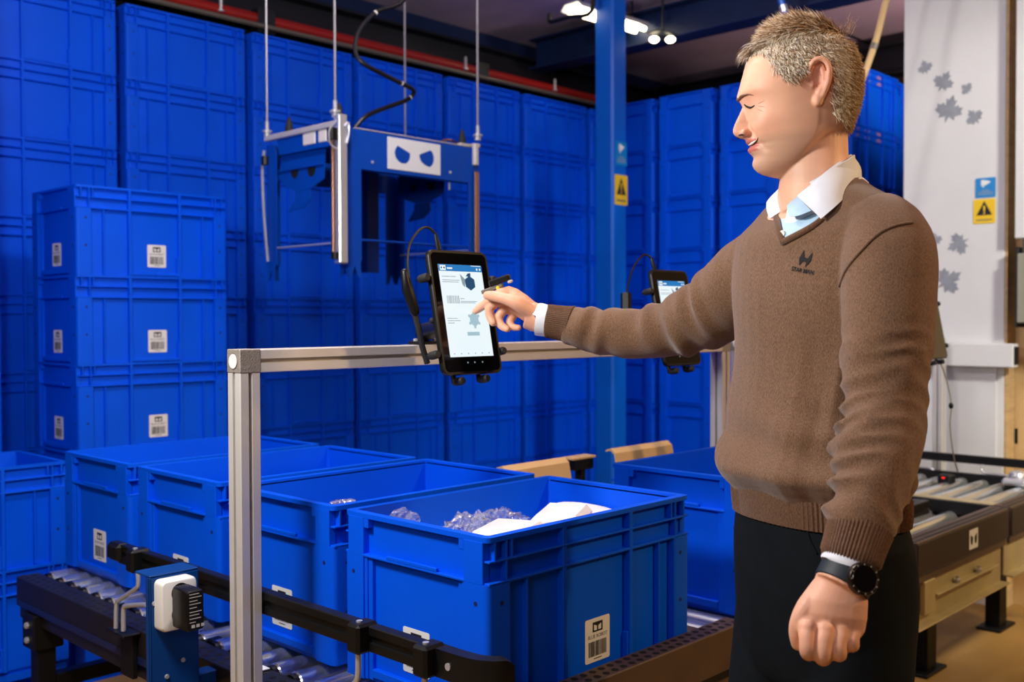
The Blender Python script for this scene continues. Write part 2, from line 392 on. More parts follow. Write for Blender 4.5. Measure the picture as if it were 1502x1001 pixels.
# pale inlays painted as light showing through vent slots, near row's upper crates
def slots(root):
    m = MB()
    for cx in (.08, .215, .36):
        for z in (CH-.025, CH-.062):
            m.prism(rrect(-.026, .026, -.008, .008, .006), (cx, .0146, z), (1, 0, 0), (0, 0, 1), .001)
    return m.build('slot_light_inlay', M['slot'], root, local=True)
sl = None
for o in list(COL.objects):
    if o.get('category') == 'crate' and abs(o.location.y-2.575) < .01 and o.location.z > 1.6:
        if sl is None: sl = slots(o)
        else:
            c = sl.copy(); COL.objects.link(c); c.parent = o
b0 = stack(.845, 4.02, 2.74, 8, 'in tall stack cut off by left picture edge', 'blue crates stacked at the left edge')
pallet(.845, 4.02, b0-.0005, 'wooden pallet under the tall stack at the left picture edge', 'pallets under the crate stacks')
b0 = stack(1.5715, 3.656, 1.793, 5, 'in the low labelled stack at left', 'labelled blue crates in the low stack', short=True, long=True)
pallet(1.5715, 3.656, b0-.0005, 'blue plastic pallet under the low labelled stack', 'pallets under the crate stacks', 'crate')
b0 = stack(.80, 3.34, .855, 2, 'in open-topped knee-high stack at far lower left', 'blue crates in the knee-high stack')
pallet(.80, 3.34, b0-.0005, 'blue plastic pallet under the knee-high open-topped stack', 'pallets under the crate stacks', 'crate')
ZR = .6065                                                            # roller top
CY = [1.2354, 1.672, 2.106, 2.549]
lab = ['open blue crate holding white bagged cartons, nearest the camera', 'open blue crate second from the camera, a scrap of clear film showing at its corner',
       'open blue crate third from the camera, its rim passing behind the aluminium post', 'open blue crate at the far left end of the roller conveyor']
CONV = [crate(1.2226, CY[i], ZR, lab[i], 'open crates on the left conveyor', short=True, long=(i == 0)) for i in range(4)]
C5 = crate(2.08, 1.254, ZR, 'open blue crate on the conveyor between the column and the man\'s waist', 'open crates on the conveyors')
# ------------------------------------------------------------------ room
def slab(name, x0, x1, y0, y1, z0, z1, m): return struct(MB().box(x0, x1, y0, y1, z0, z1), name, m)
slab('floor', -2.6, 8.2, -4.2, 5.8, -.1, 0, M['floor'])
slab('ceiling', -2.6, 8.2, -4.2, 5.8, 3.22, 3.34, M['ceil'])
slab('wall_back', -2.6, 8.2, 5.6, 5.8, 0, 3.22, M['beam_dk'])
slab('wall_right', 8.0, 8.2, -4.2, 5.6, 0, 3.22, M['wallwarm'])
slab('wall_left', -2.6, -2.4, -4.2, 5.6, 0, 3.22, M['wallwarm'])
slab('wall_front', -2.4, 8.0, -4.2, -4.0, 0, 3.22, M['wallwarm'])

# ------------------------------------------------------------------ conveyors
def holes_top(m, axis, a0, a1, rows, z, pitch, r=.0075):
    m.cur = 1
    for ri, c in enumerate(rows):
        p = a0+pitch*(.5+.5*(ri % 2))
        while p < a1-.01:
            cen = (p, c) if axis == 'x' else (c, p)
            m.add([(cen[0]+r*cos(k*pi/5), cen[1]+r*sin(k*pi/5), z+.0006) for k in range(10)], [tuple(range(10))])
            p += pitch
    m.cur = 0
def rail_along_y(parent, x0, x1, y0, y1, top, h, mats):
    m = MB(); m.box(x0, x1, y0, y1, top-h, top, .002); m.box(x0+.008, x1-.008, y0+.002, y1-.002, top-h-.04, top-h, .002)
    holes_top(m, 'y', y0, y1, (x0+.015, (x0+x1)/2+.006), top, .034); m.cur = 2
    m.box(x0-.0015, x0+.002, y0+.004, y1-.004, top-h-.003, top-h+.014); m.cur = 0
    return m.build('side_rail', mats, parent)
def rail_along_x(parent, y0, y1, x0, x1, top, h, mats):
    m = MB(); m.box(x0, x1, y0, y1, top-h, top, .002); m.box(x0+.002, x1-.002, y0+.006, y1-.004, top-h-.03, top-h, .002)
    holes_top(m, 'x', x0, x1, (y0+.014, y0+.036), top, .026); m.cur = 2
    m.box(x0+.004, x1-.004, y0-.0015, y0+.002, top-h-.002, top-h+.012); m.cur = 0
    return m.build('side_rail', mats, parent)
M['rail_top'] = mat('rail_black', srgb(30, 27, 26), .42, .2, vary=.2, vscale=20)
BLK = [M['rail_top'], M['hole'], M['navy_stripe']]; BRN = [M['plate_brown'], M['hole'], M['black']]
def rollers_x(parent, x0, x1, ys, zt, r=.025):
    first = None
    for y in ys:
        o = V((x0, y, zt-r))
        if first is None:
            m = MB(); m.lathe([(.006, 0), (r-.003, 0), (r, .004), (r, x1-x0-.004), (r-.003, x1-x0), (.006, x1-x0)], o, (1, 0, 0), 20)
            first = m.build('roller', M['roller'], parent); y0 = y
            for cap_ in ([(.004, -.012), (r*.86, -.010), (r*.95, .012), (r*.95, .018), (.004, .018)], [(.004, x1-x0-.018), (r*.95, x1-x0-.018), (r*.86, x1-x0+.010), (.004, x1-x0+.012)]):
                c = MB(); c.lathe(cap_, o, (1, 0, 0), 16); c.build('end_cap', M['plastic_blk'], first)
        else:
            q = first.copy(); COL.objects.link(q); q.location = (0, y-y0, 0); q.parent = parent
            for ch in first.children: d = ch.copy(); COL.objects.link(d); d.parent = q
def leg(parent, x, y, top, w=.05, foot=True, d=None, bolts=False):
    d = d or w; m = MB(); m.box(x-w/2, x+w/2, y-d/2, y+d/2, .012, top, .003); m.box(x-w/2-.015, x+w/2+.015, y-d/2-.015, y+d/2+.015, top-.10, top-.005, .003)
    m.box(x-w/2-.05, x+w/2+.05, y-d/2-.02, y+d/2+.02, 0, .012, .003)
    l = m.build('leg', M['black'], parent)
    if bolts:
        for z in (top-.035, top-.075):
            b = MB(); b.lathe([(.001, 0), (.009, 0), (.009, .006), (.005, .009), (.001, .009)], (x-w/2-.0155, y, z), (-1, 0, 0), 8); b.build('bolt', M['steel'], l)
    return l
# left line: four open crates on it, flow along the row
cl = thing('roller_conveyor', 'black framed roller conveyor carrying the row of four open blue crates', 'conveyor', (1.5, 2.0, 0), 'roller conveyors')
rail_along_y(cl, 1.10, 1.163, 1.18, 2.975, .598, .075, BLK)
rail_along_y(cl, 1.88, 1.94, 1.30, 2.975, .598, .075, BLK)
rollers_x(cl, 1.172, 1.872, [1.285+.0745*k for k in range(23)], ZR)
for y in (2.87, 1.42): leg(cl, 1.13, y, .52, bolts=(y > 2)); leg(cl, 1.91, y, .52)
mm = MB(); mm.box(1.13, 1.91, 2.85, 2.89, .30, .34, .003); mm.build('cross_brace', M['black'], cl)
# drive blocks under the rollers, seen between guide and rail
for k, y in enumerate((2.05, 2.42, 2.78)):
    m = MB(); m.box(1.166, 1.186, y-.03, y+.05, .545, .596, .004); m.box(1.168, 1.20, y-.012, y+.02, .585, .603, .003); m.build('roller_bearing', M['plastic_blk'], cl)
def guide(parent, p0, p1, h, t, name='guide_rail'):
    """straight guide along world x or y with grooves and rounded ends"""
    p0 = V(p0); p1 = V(p1); a = (p1-p0).normalized(); n = V((-a.y, a.x, 0)); L = (p1-p0).length
    prof = [(-t/2, -h/2), (t/2, -h/2), (t/2, h/2), (-t/2, h/2), (-t/2, h*.16), (-t/2+.004, h*.10), (-t/2+.004, -h*.10), (-t/2, -h*.16)]
    prof2 = [(-t/2, -h/2+.002), (-t/2+.002, -h/2), (t/2-.002, -h/2), (t/2, -h/2+.002), (t/2, h/2-.002), (t/2-.002, h/2), (-t/2+.002, h/2), (-t/2, h/2-.002), (-t/2, h*.16), (-t/2+.005, h*.12), (-t/2+.005, -h*.12), (-t/2, -h*.16)]
    m = MB(); m.loft([[p0+a*s+n*q[0]+V((0, 0, q[1])) for q in prof2] for s in (0, L)])
    return m.build(name, M['plastic_blk'], parent)
GX, GZ = 1.0885, .7705
gr = guide(cl, (GX, 2.30, GZ), (GX, 1.20, GZ), .044, .022)
m = MB()                                                                # curved nose of the guide at its near end
path = [(GX, 1.215, GZ), (GX, 1.16, GZ), (GX+.004, 1.125, GZ), (GX+.018, 1.10, GZ), (GX+.04, 1.088, GZ)]
P_ = smooth_path(path, 5); rings = []
for i, p in enumerate(P_):
    t = (P_[min(i+1, len(P_)-1)]-P_[max(i-1, 0)]).normalized(); n = V((-t.y, t.x, 0)); h = .0225*(1 if i < len(P_)-4 else [1, .93, .8, .6][i-len(P_)+4])
    rings.append([p+n*.0125+V((0, 0, -h)), p+n*.0125+V((0, 0, h)), p-n*.0125+V((0, 0, h)), p-n*.0125+V((0, 0, -h))])
m.loft(rings); nose = m.build('guide_nose', M['plastic_blk'], cl)
b = MB(); b.lathe([(.001, 0), (.006, 0), (.006, .003), (.001, .003)], (GX-.0115, 1.175, GZ), (-1, 0, 0), 10); b.build('screw', M['steel'], nose)
m = MB(); m.box(GX-.02, GX+.013, 2.285, 2.345, GZ-.018, GZ+.024, .008)   # ribbed end block
for k in range(4): m.box(GX-.0215, GX-.018, 2.295+k*.012, 2.301+k*.012, GZ-.012, GZ+.016, .001)
m.build('guide_end_block', M['plastic_blk'], cl)
def clamp(y, rod):
    m = MB(); m.box(GX-.034, GX+.012, y-.017, y+.017, GZ-.024, GZ+.027, .005); c = m.build('clamp', M['plastic_blk'], cl)
    b = MB(); b.lathe([(.001, 0), (.0055, 0), (.0055, .003), (.001, .003)], (GX-.017, y, GZ+.0268), (0, 0, 1), 10); b.build('screw', M['steel'], c)
    m = MB(); m.tube(smooth_path(rod, 6), .0052, 10); m.build('support_rod', M['steel'], c)
clamp(onX(197, 830, GX-.02).y, [onX(a, b, GX-.018) for a, b in ((202, 838), (203, 856), (199, 864), (176, 880), (171, 887), (170, 922))])
for y, dy in ((1.392, .035), (1.222, .03)):
    clamp(y, [(GX-.02, y, GZ-.02), (GX-.02, y, GZ-.055), (GX-.02, y+.006, GZ-.075), (GX-.016, y+dy*1.2, GZ-.105), (GX-.012, y+dy*1.6, GZ-.12), (GX-.012, y+dy*1.65, GZ-.145), (GX-.004, y+dy*1.65, GZ-.215)])
m = MB(); m.tube(smooth_path([onX(a, b, GX-.018) for a, b in ((215, 887.5), (200, 888), (186, 889.5), (181.5, 894), (181, 926))], 6), .0055, 10); m.build('support_rod', M['steel'], cl)
q_ = onX(176, 926, GX-.018); m = MB(); m.box(GX-.032, GX+.0095, q_.y-.045, q_.y+.045, q_.z-.006, q_.z, .002); m.box(GX-.004, GX+.0095, q_.y-.03, q_.y+.03, q_.z-.11, q_.z-.006, .002); m.build('rod_bracket', M['black'], cl)

# power outlet on its blue plate, with the plugged adapter
pl = thing('power_outlet', 'white power outlet on a blue plate clipped to the conveyor side', 'outlet', (1.0, 1.9, .6))
m = MB(); m.box(.951, 1.056, 1.898, 1.904, .575, .806, .002); m.box(.951, 1.056, 1.898, 1.96, .806, .811, .002); m.box(.951, .955, 1.898, 1.915, .575, .806, .001); m.box(1.03, 1.0985, 1.904, 1.94, .56, .59, .002); m.build('mounting_plate', M['plate_blue'], pl)
for x, z in ((.960, .755), (.985, .605), (1.02, .63)): b = MB(); b.lathe([(.001, 0), (.005, 0), (.004, .003), (.001, .003)], (x, 1.8978, z), (0, -1, 0), 8); b.build('screw', M['steel'], pl)
m = MB(); b_ = rrect(-.0375, .0375, -.050, .050, .010)
sec = lambda s, y: [(.9975+p[0]*s, y, .752+p[1]*s) for p in b_]
m.loft([sec(1, 1.8972), sec(1, 1.872), sec(.95, 1.866), sec(.90, 1.865)]); m.cur = 1
for z in (.776, .734): m.lathe([(.001, 0), (.019, 0), (.019, -.0012), (.001, -.0012)], (.998, 1.8645, z), (0, 1, 0), 20)
m.cur = 0
m.build('socket_box', [M['socket'], M['hole']], pl)
ad = thing('plug_adapter', 'black plug-in power adapter with printed rating label, in the white outlet', 'adapter', (1.0, 1.82, .75))
m = MB(); b_ = rrect(-.018, .018, -.040, .040, .006)
sec = lambda s, y: [(.996+p[0]*s, y, .752+p[1]*s) for p in b_]
m.loft([sec(.9, 1.8625), sec(1, 1.858), sec(1, 1.810), sec(.93, 1.803)]); m.build('adapter_body', M['plastic_blk'], ad)
m = MB()
for k, (z, w) in enumerate(((.784, .024), (.778, .030), (.771, .020), (.765, .028), (.758, .018), (.750, .030), (.744, .024), (.737, .028), (.730, .015))):
    m.add([(.983, 1.8024, z), (.983+w*.85, 1.8024, z), (.983+w*.85, 1.8024, z+.0016), (.983, 1.8024, z+.0016)], [(0, 1, 2, 3)])
for x in (.987, .997, 1.007): m.add([(x, 1.8024, .720), (x+.007, 1.8024, .720), (x+.007, 1.8024, .726), (x, 1.8024, .726)], [(0, 1, 2, 3)])
m.build('rating_label', M['alu'], ad)
tg = MB(); tg.box(1.105, 1.158, 1.80, 1.85, .6005, .602); tag(tg.build('paper_tag', M['paper']), 'small white paper tag lying on the conveyor rail below the outlet', 'tag')

# near module: crossing line under the crate between column and man
cm = thing('roller_conveyor', 'dark conveyor section with a perforated top rail, right beside the nearest crate', 'conveyor', (1.9, 1.5, 0), 'roller conveyors')
rail_along_x(cm, 1.180, 1.231, 1.165, 1.955, .652, .10, BRN)
m = MB(); m.box(1.955, 2.74, 1.19, 1.235, .50, .585, .003); m.build('side_rail', M['black'], cm)
m = MB(); m.box(1.962, 2.74, 1.668, 1.682, .50, .585, .003); m.build('side_rail', M['black'], cm)
m = MB(); m.box(1.943, 1.975, 1.236, 1.66, .575, .606, .003); m.box(1.943, 1.957, 1.236, 1.66, .526, .575); m.build('transfer_plate', M['plate_brown'], cm)
def rollers_y(parent, y0, y1, xs, zt, r=.025):
    first = None
    for x in xs:
        if first is None:
            m = MB(); m.lathe([(.006, 0), (r, .003), (r, y1-y0-.003), (.006, y1-y0)], (x, y0, zt-r), (0, 1, 0), 18); first = m.build('roller', M['roller'], parent); x0 = x
        else: q = first.copy(); COL.objects.link(q); q.location = (x-x0, 0, 0); q.parent = parent
rollers_y(cm, 1.238, 1.664, [2.01+.075*k for k in range(10)], ZR)
for x in (2.10, 2.44): leg(cm, x, 1.215, .49); leg(cm, x, 1.67, .49)

# right modules
cr = thing('roller_conveyor', 'roller conveyor right of the man with dark side rail and white eyes sticker', 'conveyor', (3.6, 1.5, 0), 'roller conveyors')
RT = .655
rail_along_x(cr, 1.222, 1.285, 2.965, 3.725, RT, .098, [M['plate_brown'], M['hole'], M['navy_stripe']])
m = MB(); m.box(2.966, 3.724, 1.2195, 1.2235, RT-.098, RT-.006, .001); m.build('rail_cover', M['brownblk'], cr)
rail_along_x(cr, 1.222, 1.285, 3.755, 4.60, RT, .098, [M['plate_brown'], M['hole'], M['navy_stripe']])
m = MB(); m.box(3.756, 4.60, 1.2195, 1.2235, RT-.098, RT-.006, .001); m.build('rail_cover', M['brownblk'], cr)
m = MB(); m.box(3.775, 3.845, 1.287, 2.60, RT-.045, RT-.006, .002); m.build('divider_strip', M['galv'], cr)
for b_ in ((3.745, 3.775, 1.287, 2.60, RT-.05, RT-.004), (3.01, 3.03, 1.287, 2.60, .52, .62), (4.57, 4.60, 1.287, 2.60, .52, .635)): m = MB(); m.box(*b_, .002); m.build('cross_frame', M['black'], cr)
rollers_x(cr, 3.04, 3.74, [1.335+.088*k for k in range(14)], ZR+.012, .026)
rollers_x(cr, 3.86, 4.56, [1.335+.088*k for k in range(14)], ZR+.012, .026)
m = MB(); m.box(2.94, 3.70, 1.238, 1.246, .405, .545, .001); m.box(2.94, 3.70, 1.205, 1.2385, .402, .407, .001); m.box(3.10, 3.62, 1.215, 1.2385, .475, .481, .001)
m.box(3.02, 3.10, 1.222, 1.237, .43, .53, .002); apron = m.build('apron_plate', M['galv'], cr)
for x in (3.28, 3.46):
    b = MB(); b.lathe([(.001, 0), (.010, 0), (.010, .012), (.006, .014), (.006, .022), (.001, .022)], (x, 1.226, .481), (0, 0, 1), 8); b.build('bolt', M['steel'], apron)
m = MB(); m.box(3.73, 4.58, 1.238, 1.246, .42, .545, .001); m.box(3.73, 4.58, 1.205, 1.2385, .417, .422, .001); m.build('apron_plate', M['galv'], cr)
for x, y in ((3.80, 1.54), (4.55, 1.54), (3.80, 2.4), (4.55, 2.4), (3.08, 2.4), (3.08, 1.36)): leg(cr, x, y, .56, .085, d=.06)
# eyes sticker on the dark rail
def eyes_sticker(cx, cz, y, s, parent):
    m = MB(); m.prism(rrect(-.5*s, .5*s, -.42*s, .42*s, .05*s), (cx, y, cz), (1, 0, 0), (0, 0, 1), .0008); c = m.build('eyes_sticker', M['white'], parent)
    m = MB()
    for sg in (-1, 1): m.prism([(sg*.10*s, -.02*s), (sg*.14*s, -.2*s), (sg*.30*s, -.22*s), (sg*.36*s, -.02*s), (sg*.34*s, .2*s), (sg*.10*s, .08*s)], (cx, y-.0009, cz), (1, 0, 0), (0, 0, 1), .0005)
    m.build('eyes_print', M['ink'], c)
eyes_sticker(3.395, .602, 1.219, .075, cr)
guide(cr, (4.635, 2.75, .69), (4.635, .95, .69), .036, .022)
for y in (2.3, 1.95, 1.62, 1.35):
    m = MB(); m.tube(smooth_path([(4.618, y, .672), (4.60, y, .655), (4.60, y-.02, .64), (4.59, y-.12, .638), (4.588, y-.13, .61)], 5), .005, 8); m.build('support_rod', M['steel'], cr)
m = guide(cr, (2.78, 1.405, .672), (3.475, 1.405, .672), .045, .026)
for x, y, z in ((4.40, 1.70, .63), (3.62, 1.50, .645)):
    m = MB(); m.box(x-.03, x+.03, y-.035, y+.02, z-.02, z+.018, .004); s_ = m.build('sensor', M['plastic_blk'], cr)
    m = MB(); m.box(x-.0315, x-.0295, y-.012, y+.000, z+.004, z+.010, .001); m.build('indicator_light', M['led'], s_)
for k, y in enumerate((2.0, 1.44)):
    m = MB(); m.ball((4.50, y, .66), .035, 12, (1.2, 1, .6)); m.box(4.45, 4.55, y-.05, y+.05, .62, .65, .01); m.build('drive_cover', M['steel'], cr)
# tan guide boards beyond the crates
for x0, x1, y, w in ((2.035, 2.30, 2.0, 'behind the third and fourth crates'), (2.545, 2.85, 2.02, 'right of the blue column foot, behind the single crate')):
    t = thing('guide_board', 'tan folded guide board '+w, 'board', ((x0+x1)/2, y, .6), 'tan guide boards')
    m = MB(); prof = [(0, .825), (.012, .888), (.030, .902), (.050, .896), (.052, .890), (.032, .895), (.017, .884), (.006, .825)]
    m.loft([[(x, y-.03+p[0], p[1]) for p in prof] for x in (x0, x1)]); m.build('board', M['card'], t)
    m = MB(); m.box((x0+x1)/2-.02, (x0+x1)/2+.02, y-.028, y+.012, .0, .84, .002); m.build('post', M['black'], t)
t = thing('sensor_bracket', 'small black sensor bracket at the foot of the blue column', 'bracket', (2.6, 2.1, 0))
m = MB(); m.box(2.47, 2.56, 2.10, 2.14, .83, .865, .004); m.build('housing', M['plastic_blk'], t); m = MB(); m.box(2.46, 2.57, 2.10, 2.15, .865, .872, .001); m.build('cover', M['card'], t)
m = MB(); m.box(2.505, 2.53, 2.11, 2.135, 0, .83, .002); m.build('post', M['black'], t)

# ------------------------------------------------------------------ aluminium frames
S = .044
def profile_pts(s=S):
    h = s/2; g = s*.09; d = s*.30; c = s*.04
    q = [(-h+c, -h), (-g, -h), (-g, -h+d), (g, -h+d), (g, -h), (h-c, -h), (h, -h+c)]
    out = []
    for k in range(4):
        a = k*pi/2
        for p in q: out.append((p[0]*cos(a)-p[1]*sin(a), p[0]*sin(a)+p[1]*cos(a)))
    return out
def profile(name, a, b, parent):
    a = V(a); b = V(b); t = (b-a).normalized(); u = V((0, 1, 0)) if abs(t.z) > .9 else V((0, 0, 1)); u = (u-t*u.dot(t)).normalized(); w = t.cross(u)
    m = MB(); m.loft([[c+u*p[0]+w*p[1] for p in profile_pts()] for c in (a, b)])
    return m.build(name, M['alu'], parent, angle=20)
BT = 1.2545; BZ = BT-S/2; BYc = 1.69+S/2
def frame(name, x0, x1, label, zfar=.012):
    f = thing(name, label, 'frame', (x0, BYc, 0), 'aluminium tablet frames')
    profile('crossbar', (x0+S+.0003, BYc, BZ), (x1-S-.0003, BYc, BZ), f)
    for x in (x0+S/2, x1-S/2):
        z0 = .012 if x < (x0+x1)/2 else zfar
        profile('post', (x, BYc, z0), (x, BYc, BZ-S/2-.0003), f)
        m = MB(); m.box(x-S/2-.0006, x+S/2+.0006, BYc-S/2-.0006, BYc+S/2+.0006, BZ-S/2, BZ+S/2+.0006, .0015); k = m.build('corner_joint', M['cast'], f)
        for sg in ((-1,) if x < (x0+x1)/2 else (-1, 1)):
            m = MB(); m.lathe([(.0138, 0), (.0138, .0016), (.0128, .0016), (.001, .0006)], (x+sg*(S/2+.0004), BYc, BZ), (sg, 0, 0), 24); m.cur = 1; m.lathe([(.0155, 0), (.0155, .0006), (.0138, .0006), (.0138, 0)], (x+sg*(S/2+.0004), BYc, BZ), (sg, 0, 0), 24); m.build('joint_cap', [M['socket'], M['alu_dark']], k)
        m = MB(); m.box(x-.03, x+.03, BYc-.03, BYc+.03, z0-.012, z0, .002); m.build('foot_plate', M['cast'], f)
    return f
frame('aluminium_gantry', 1.028, 2.71, 'aluminium profile frame spanning above the open crates, post at left')
frame('aluminium_gantry', 2.78, 3.835, 'aluminium profile frame behind the man, its left post beside his waist', RT+.007)
ap = thing('aluminium_post', 'slim aluminium post before the white panel, below the third tablet', 'post', (4.72, 1.85, 0))
profile('profile', (4.72, 1.85, .012), (4.72, 1.85, 1.22), ap)
m = MB(); m.box(4.67, 4.77, 1.80, 1.90, 0, .012, .002); m.build('foot_plate', M['cast'], ap)

# ------------------------------------------------------------------ tablets on their holders
def screen_content(sc, P, quad, x0, x1, y0, y1, c, u, v, n):
    hd = MB(); quad(hd, x0, x1, y1-.014, y1-.0001, .0021); hd = hd.build('header_bar', M['scr_hdr'], sc)
    sw = (x1-x0); sh = (y1-y0); X = lambda f: x0+f*sw; Y = lambda f: y1-f*sh
    wht = MB(); quad(wht, X(.03), X(.16), y1-.0125, y1-.002, .0024)
    quad(wht, X(.19), X(.31), y1-.0095, y1-.0062, .0024)
    quad(wht, X(.75), X(.98), y1-.0022, y1-.0008, .0024)
    for f in (.88, .95): wht.add([P(X(f)+.0025*cos(k*pi/4), y1-.0085+.0025*sin(k*pi/4), .0024) for k in range(8)], [tuple(range(8))])
    wht.build('header_icons', M['scr'], sc)
    ey = MB()
    for f in (.065, .125): ey.add([P(X(f)+.0022*cos(k*pi/4), y1-.0072+.0022*sin(k*pi/4), .0026) for k in range(8)], [tuple(range(8))])
    ey.build('header_eyes', M['scr_dk'], sc)
    dk = MB()                                                           # the little blue machine picture: isometric box
    cx, cy, s = X(.68), Y(.20), .0155
    hx = [(cx+s*cos(pi/6+k*pi/3), cy+s*sin(pi/6+k*pi/3)) for k in range(6)]
    for q in ((1, 2, 6, 0), (2, 3, 4, 6), (0, 6, 4, 5)):
        dk.add([P(*(hx[i] if i < 6 else (cx, cy)), .0022) for i in q], [(0, 1, 2, 3)])
    dk.add([P(cx-.010, cy+s*.9, .0023), P(cx+.004, cy+s*.9, .0023), P(cx+.004, cy+s*1.4, .0023), P(cx-.004, cy+s*1.3, .0023)], [(0, 1, 2, 3)])
    dk.build('machine_picture', M['scr_dk'], sc)
    g = MB(); g.add([P(cx-.026, cy+s*1.25, .0022), P(cx-.012, cy+s*.45, .0022), P(cx-.016, cy-s*.6, .0022), P(cx-.022, cy-s*.2, .0022)], [(0, 1, 2, 3)])
    for q in ((.05, .37, .135), (.05, .45, .175), (.05, .42, .195), (.40, .50, .375), (.40, .78, .405), (.40, .74, .42), (.05, .28, .59), (.05, .34, .615), (.05, .2, .64)): quad(g, X(q[0]), X(q[1]), Y(q[2]), Y(q[2])+.0012, .0022)
    r = random.Random(3); x = X(.10)
    while x < X(.36):
        w = r.choice((.0008, .0014, .0019)); quad(g, x, x+w, Y(.425), Y(.34), .0022); x += w+r.choice((.0014, .0022))
    for f in (.1, .26, .42, .58, .74, .90): quad(g, X(f)-.0016, X(f)+.0016, Y(.972), Y(.962), .0022)
    g.build('screen_lines', M['scr_ink'], sc)
    h = MB(); cx, cy, s = X(.66), Y(.60), .014                                # pale gripper picture
    h.add([P(cx+s*cos(pi/6+k*pi/3), cy+s*1.1*sin(pi/6+k*pi/3), .0022) for k in range(6)], [tuple(range(6))])
    for k in range(6): a = pi/6+k*pi/3; h.add([P(cx+s*1.05*cos(a)+.0035*cos(j*pi/3), cy+s*1.1*sin(a)+.0035*sin(j*pi/3), .00215) for j in range(6)], [tuple(range(6))])
    h.prism([(X(.46), Y(.775)), (X(.74), Y(.775)), (X(.74), Y(.735)), (X(.46), Y(.735))], c+n*.0020, u, v, .0002)
    h.build('pale_picture', M['scr_lt'], sc)
    nb = MB()
    for f in (.38, .54, .72): nb.add([P(X(f)+.0018*cos(k*pi/4), y0-.012+.0018*sin(k*pi/4), .0018) for k in range(8)], [tuple(range(8))])
    nb.build('navigation_dots', M['scr_ink'], sc)
def holder(P, n, label, base_x, W, H):
    # holder: cradle, six rubber tipped fingers, double-ball arm, base plate
    hl = thing('tablet_holder', label.replace('tablet', 'tablet holder arm', 1).split(',')[0]+' gripping it with rubber tips', 'holder', (base_x, BYc, BT), 'tablet holders')
    m = MB(); m.loft([[P(p[0], p[1], z) for p in rrect(-.045, .045, -.085, .085, .02)] for z in (-.026, -.0136)]); cr_ = m.build('cradle', M['plastic_blk'], hl)
    tips = [(-W/2-.011, .070), (-W/2-.011, -.085), (W/2+.011, .070), (W/2+.011, -.082), (-.036, -H/2-.012), (.034, -H/2-.010)]
    for x, y in tips:
        m = MB(); bx_ = max(-.04, min(.04, x)); by_ = max(-.08, min(.08, y))
        m.tube(smooth_path([P(bx_*.8, by_*.9, -.0215), P((bx_+x)/2, (by_+y)/2, -.0235), P(x, y, -.0235)], 4), .0055, 8, True); fg = m.build('holder_finger', M['plastic_blk'], hl)
        m = MB(); m.lathe([(.001, -.006), (.0075, -.006), (.0085, 0), (.0085, .014), (.0065, .018), (.001, .018)], P(x, y, -.014), n, 14); m.build('rubber_tip', M['rubber'], fg)
    bp = V((base_x, BYc-.004, BT+.004)); back = P(0, -.02, -.050)
    m = MB(); m.box(bp.x-.036, bp.x+.036, bp.y-.017, bp.y+.017, BT+.0008, BT+.008, .002); bs = m.build('base_plate', M['plastic_blk'], hl)
    for sx in (-.027, .027): m = MB(); m.lathe([(.001, 0), (.006, 0), (.006, .005), (.001, .006)], bp+V((sx, 0, .004)), (0, 0, 1), 10); m.build('bolt', M['steel'], bs)
    m = MB(); m.tube([bp, bp+V((0, 0, .018))], .008, 10); m.ball(bp+V((0, 0, .024)), .0135, 14); m.ball(back, .0135, 14); m.tube([P(0, -.02, -.024), back], .008, 10); m.build('ball_joint', M['rubber'], hl)
    q0 = bp+V((0, 0, .024)); ax = (back-q0).normalized()
    m = MB(); m.tube([q0-ax*.012, q0+ax*.012, q0.lerp(back, .5), back-ax*.012, back+ax*.012], [.019, .020, .014, .020, .018], 14, True); arm_ = m.build('socket_arm', M['plastic_blk'], hl)
    mid = q0.lerp(back, .5); m = MB(); m.box(mid.x-.022, mid.x+.022, mid.y-.006, mid.y+.006, mid.z+.012, mid.z+.024, .004); m.build('clamp_knob', M['rubber'], arm_)
def tablet(c, label, base_x, tilt=11, on=True, grp='tablets on the aluminium frames', W=.165, H=.256):
    c = V(c); t = radians(tilt); u = V((1, 0, 0)); v = V((0, sin(t), cos(t))); n = V((0, -cos(t), sin(t)))
    T = thing('tablet', label, 'tablet', c, grp)
    P = lambda x, y, z=0: c+u*x+v*y+n*z
    m = MB(); b_ = rrect(-W/2, W/2, -H/2, H/2, .016, 6); s2 = lambda s, z: [P(p[0]*s, p[1]*(1-(1-s)*W/H), z) for p in b_]
    m.loft([s2(.95, -.013), s2(1, -.009), s2(1, -.001), s2(.985, .001)]); m.build('case', M['plastic_blk'], T)
    m = MB(); b2 = rrect(-W/2+.006, W/2-.006, -H/2+.006, H/2-.006, .011, 5); m.add([P(p[0], p[1], .0014) for p in b2], [tuple(range(len(b2)))]); m.build('front_glass', M['glassblk'], T)
    x0, x1, y0, y1 = -W/2+.022, W/2-.022, -H/2+.036, H/2-.030
    def quad(mb, ax0, ax1, ay0, ay1, z): mb.add([P(a, b, z) for a, b in ((ax0, ay0), (ax1, ay0), (ax1, ay1), (ax0, ay1))], [(0, 1, 2, 3)])
    m = MB(); quad(m, x0, x1, y0, y1, .0018); sc = m.build('screen', M['scr'] if on else M['glassblk'], T)
    if on: screen_content(sc, P, quad, x0, x1, y0, y1, c, u, v, n)
    holder(P, n, label, base_x, W, H)
    return T, P
T1c = PX(683, 458, 2.10)
T1, P1 = tablet(T1c, 'large tablet in black case with lit white screen, touched by the man', 1.50)
T2c = PX(992, 466, 2.72)
T2, P2 = tablet(T2c, 'second tablet, half hidden behind the man\'s outstretched arm', 2.36)
T3c = PX(1367, 474, 3.62)
T3, P3 = tablet(T3c, 'third tablet, dark edge peeking out right of the man\'s elbow', 3.70, on=False)
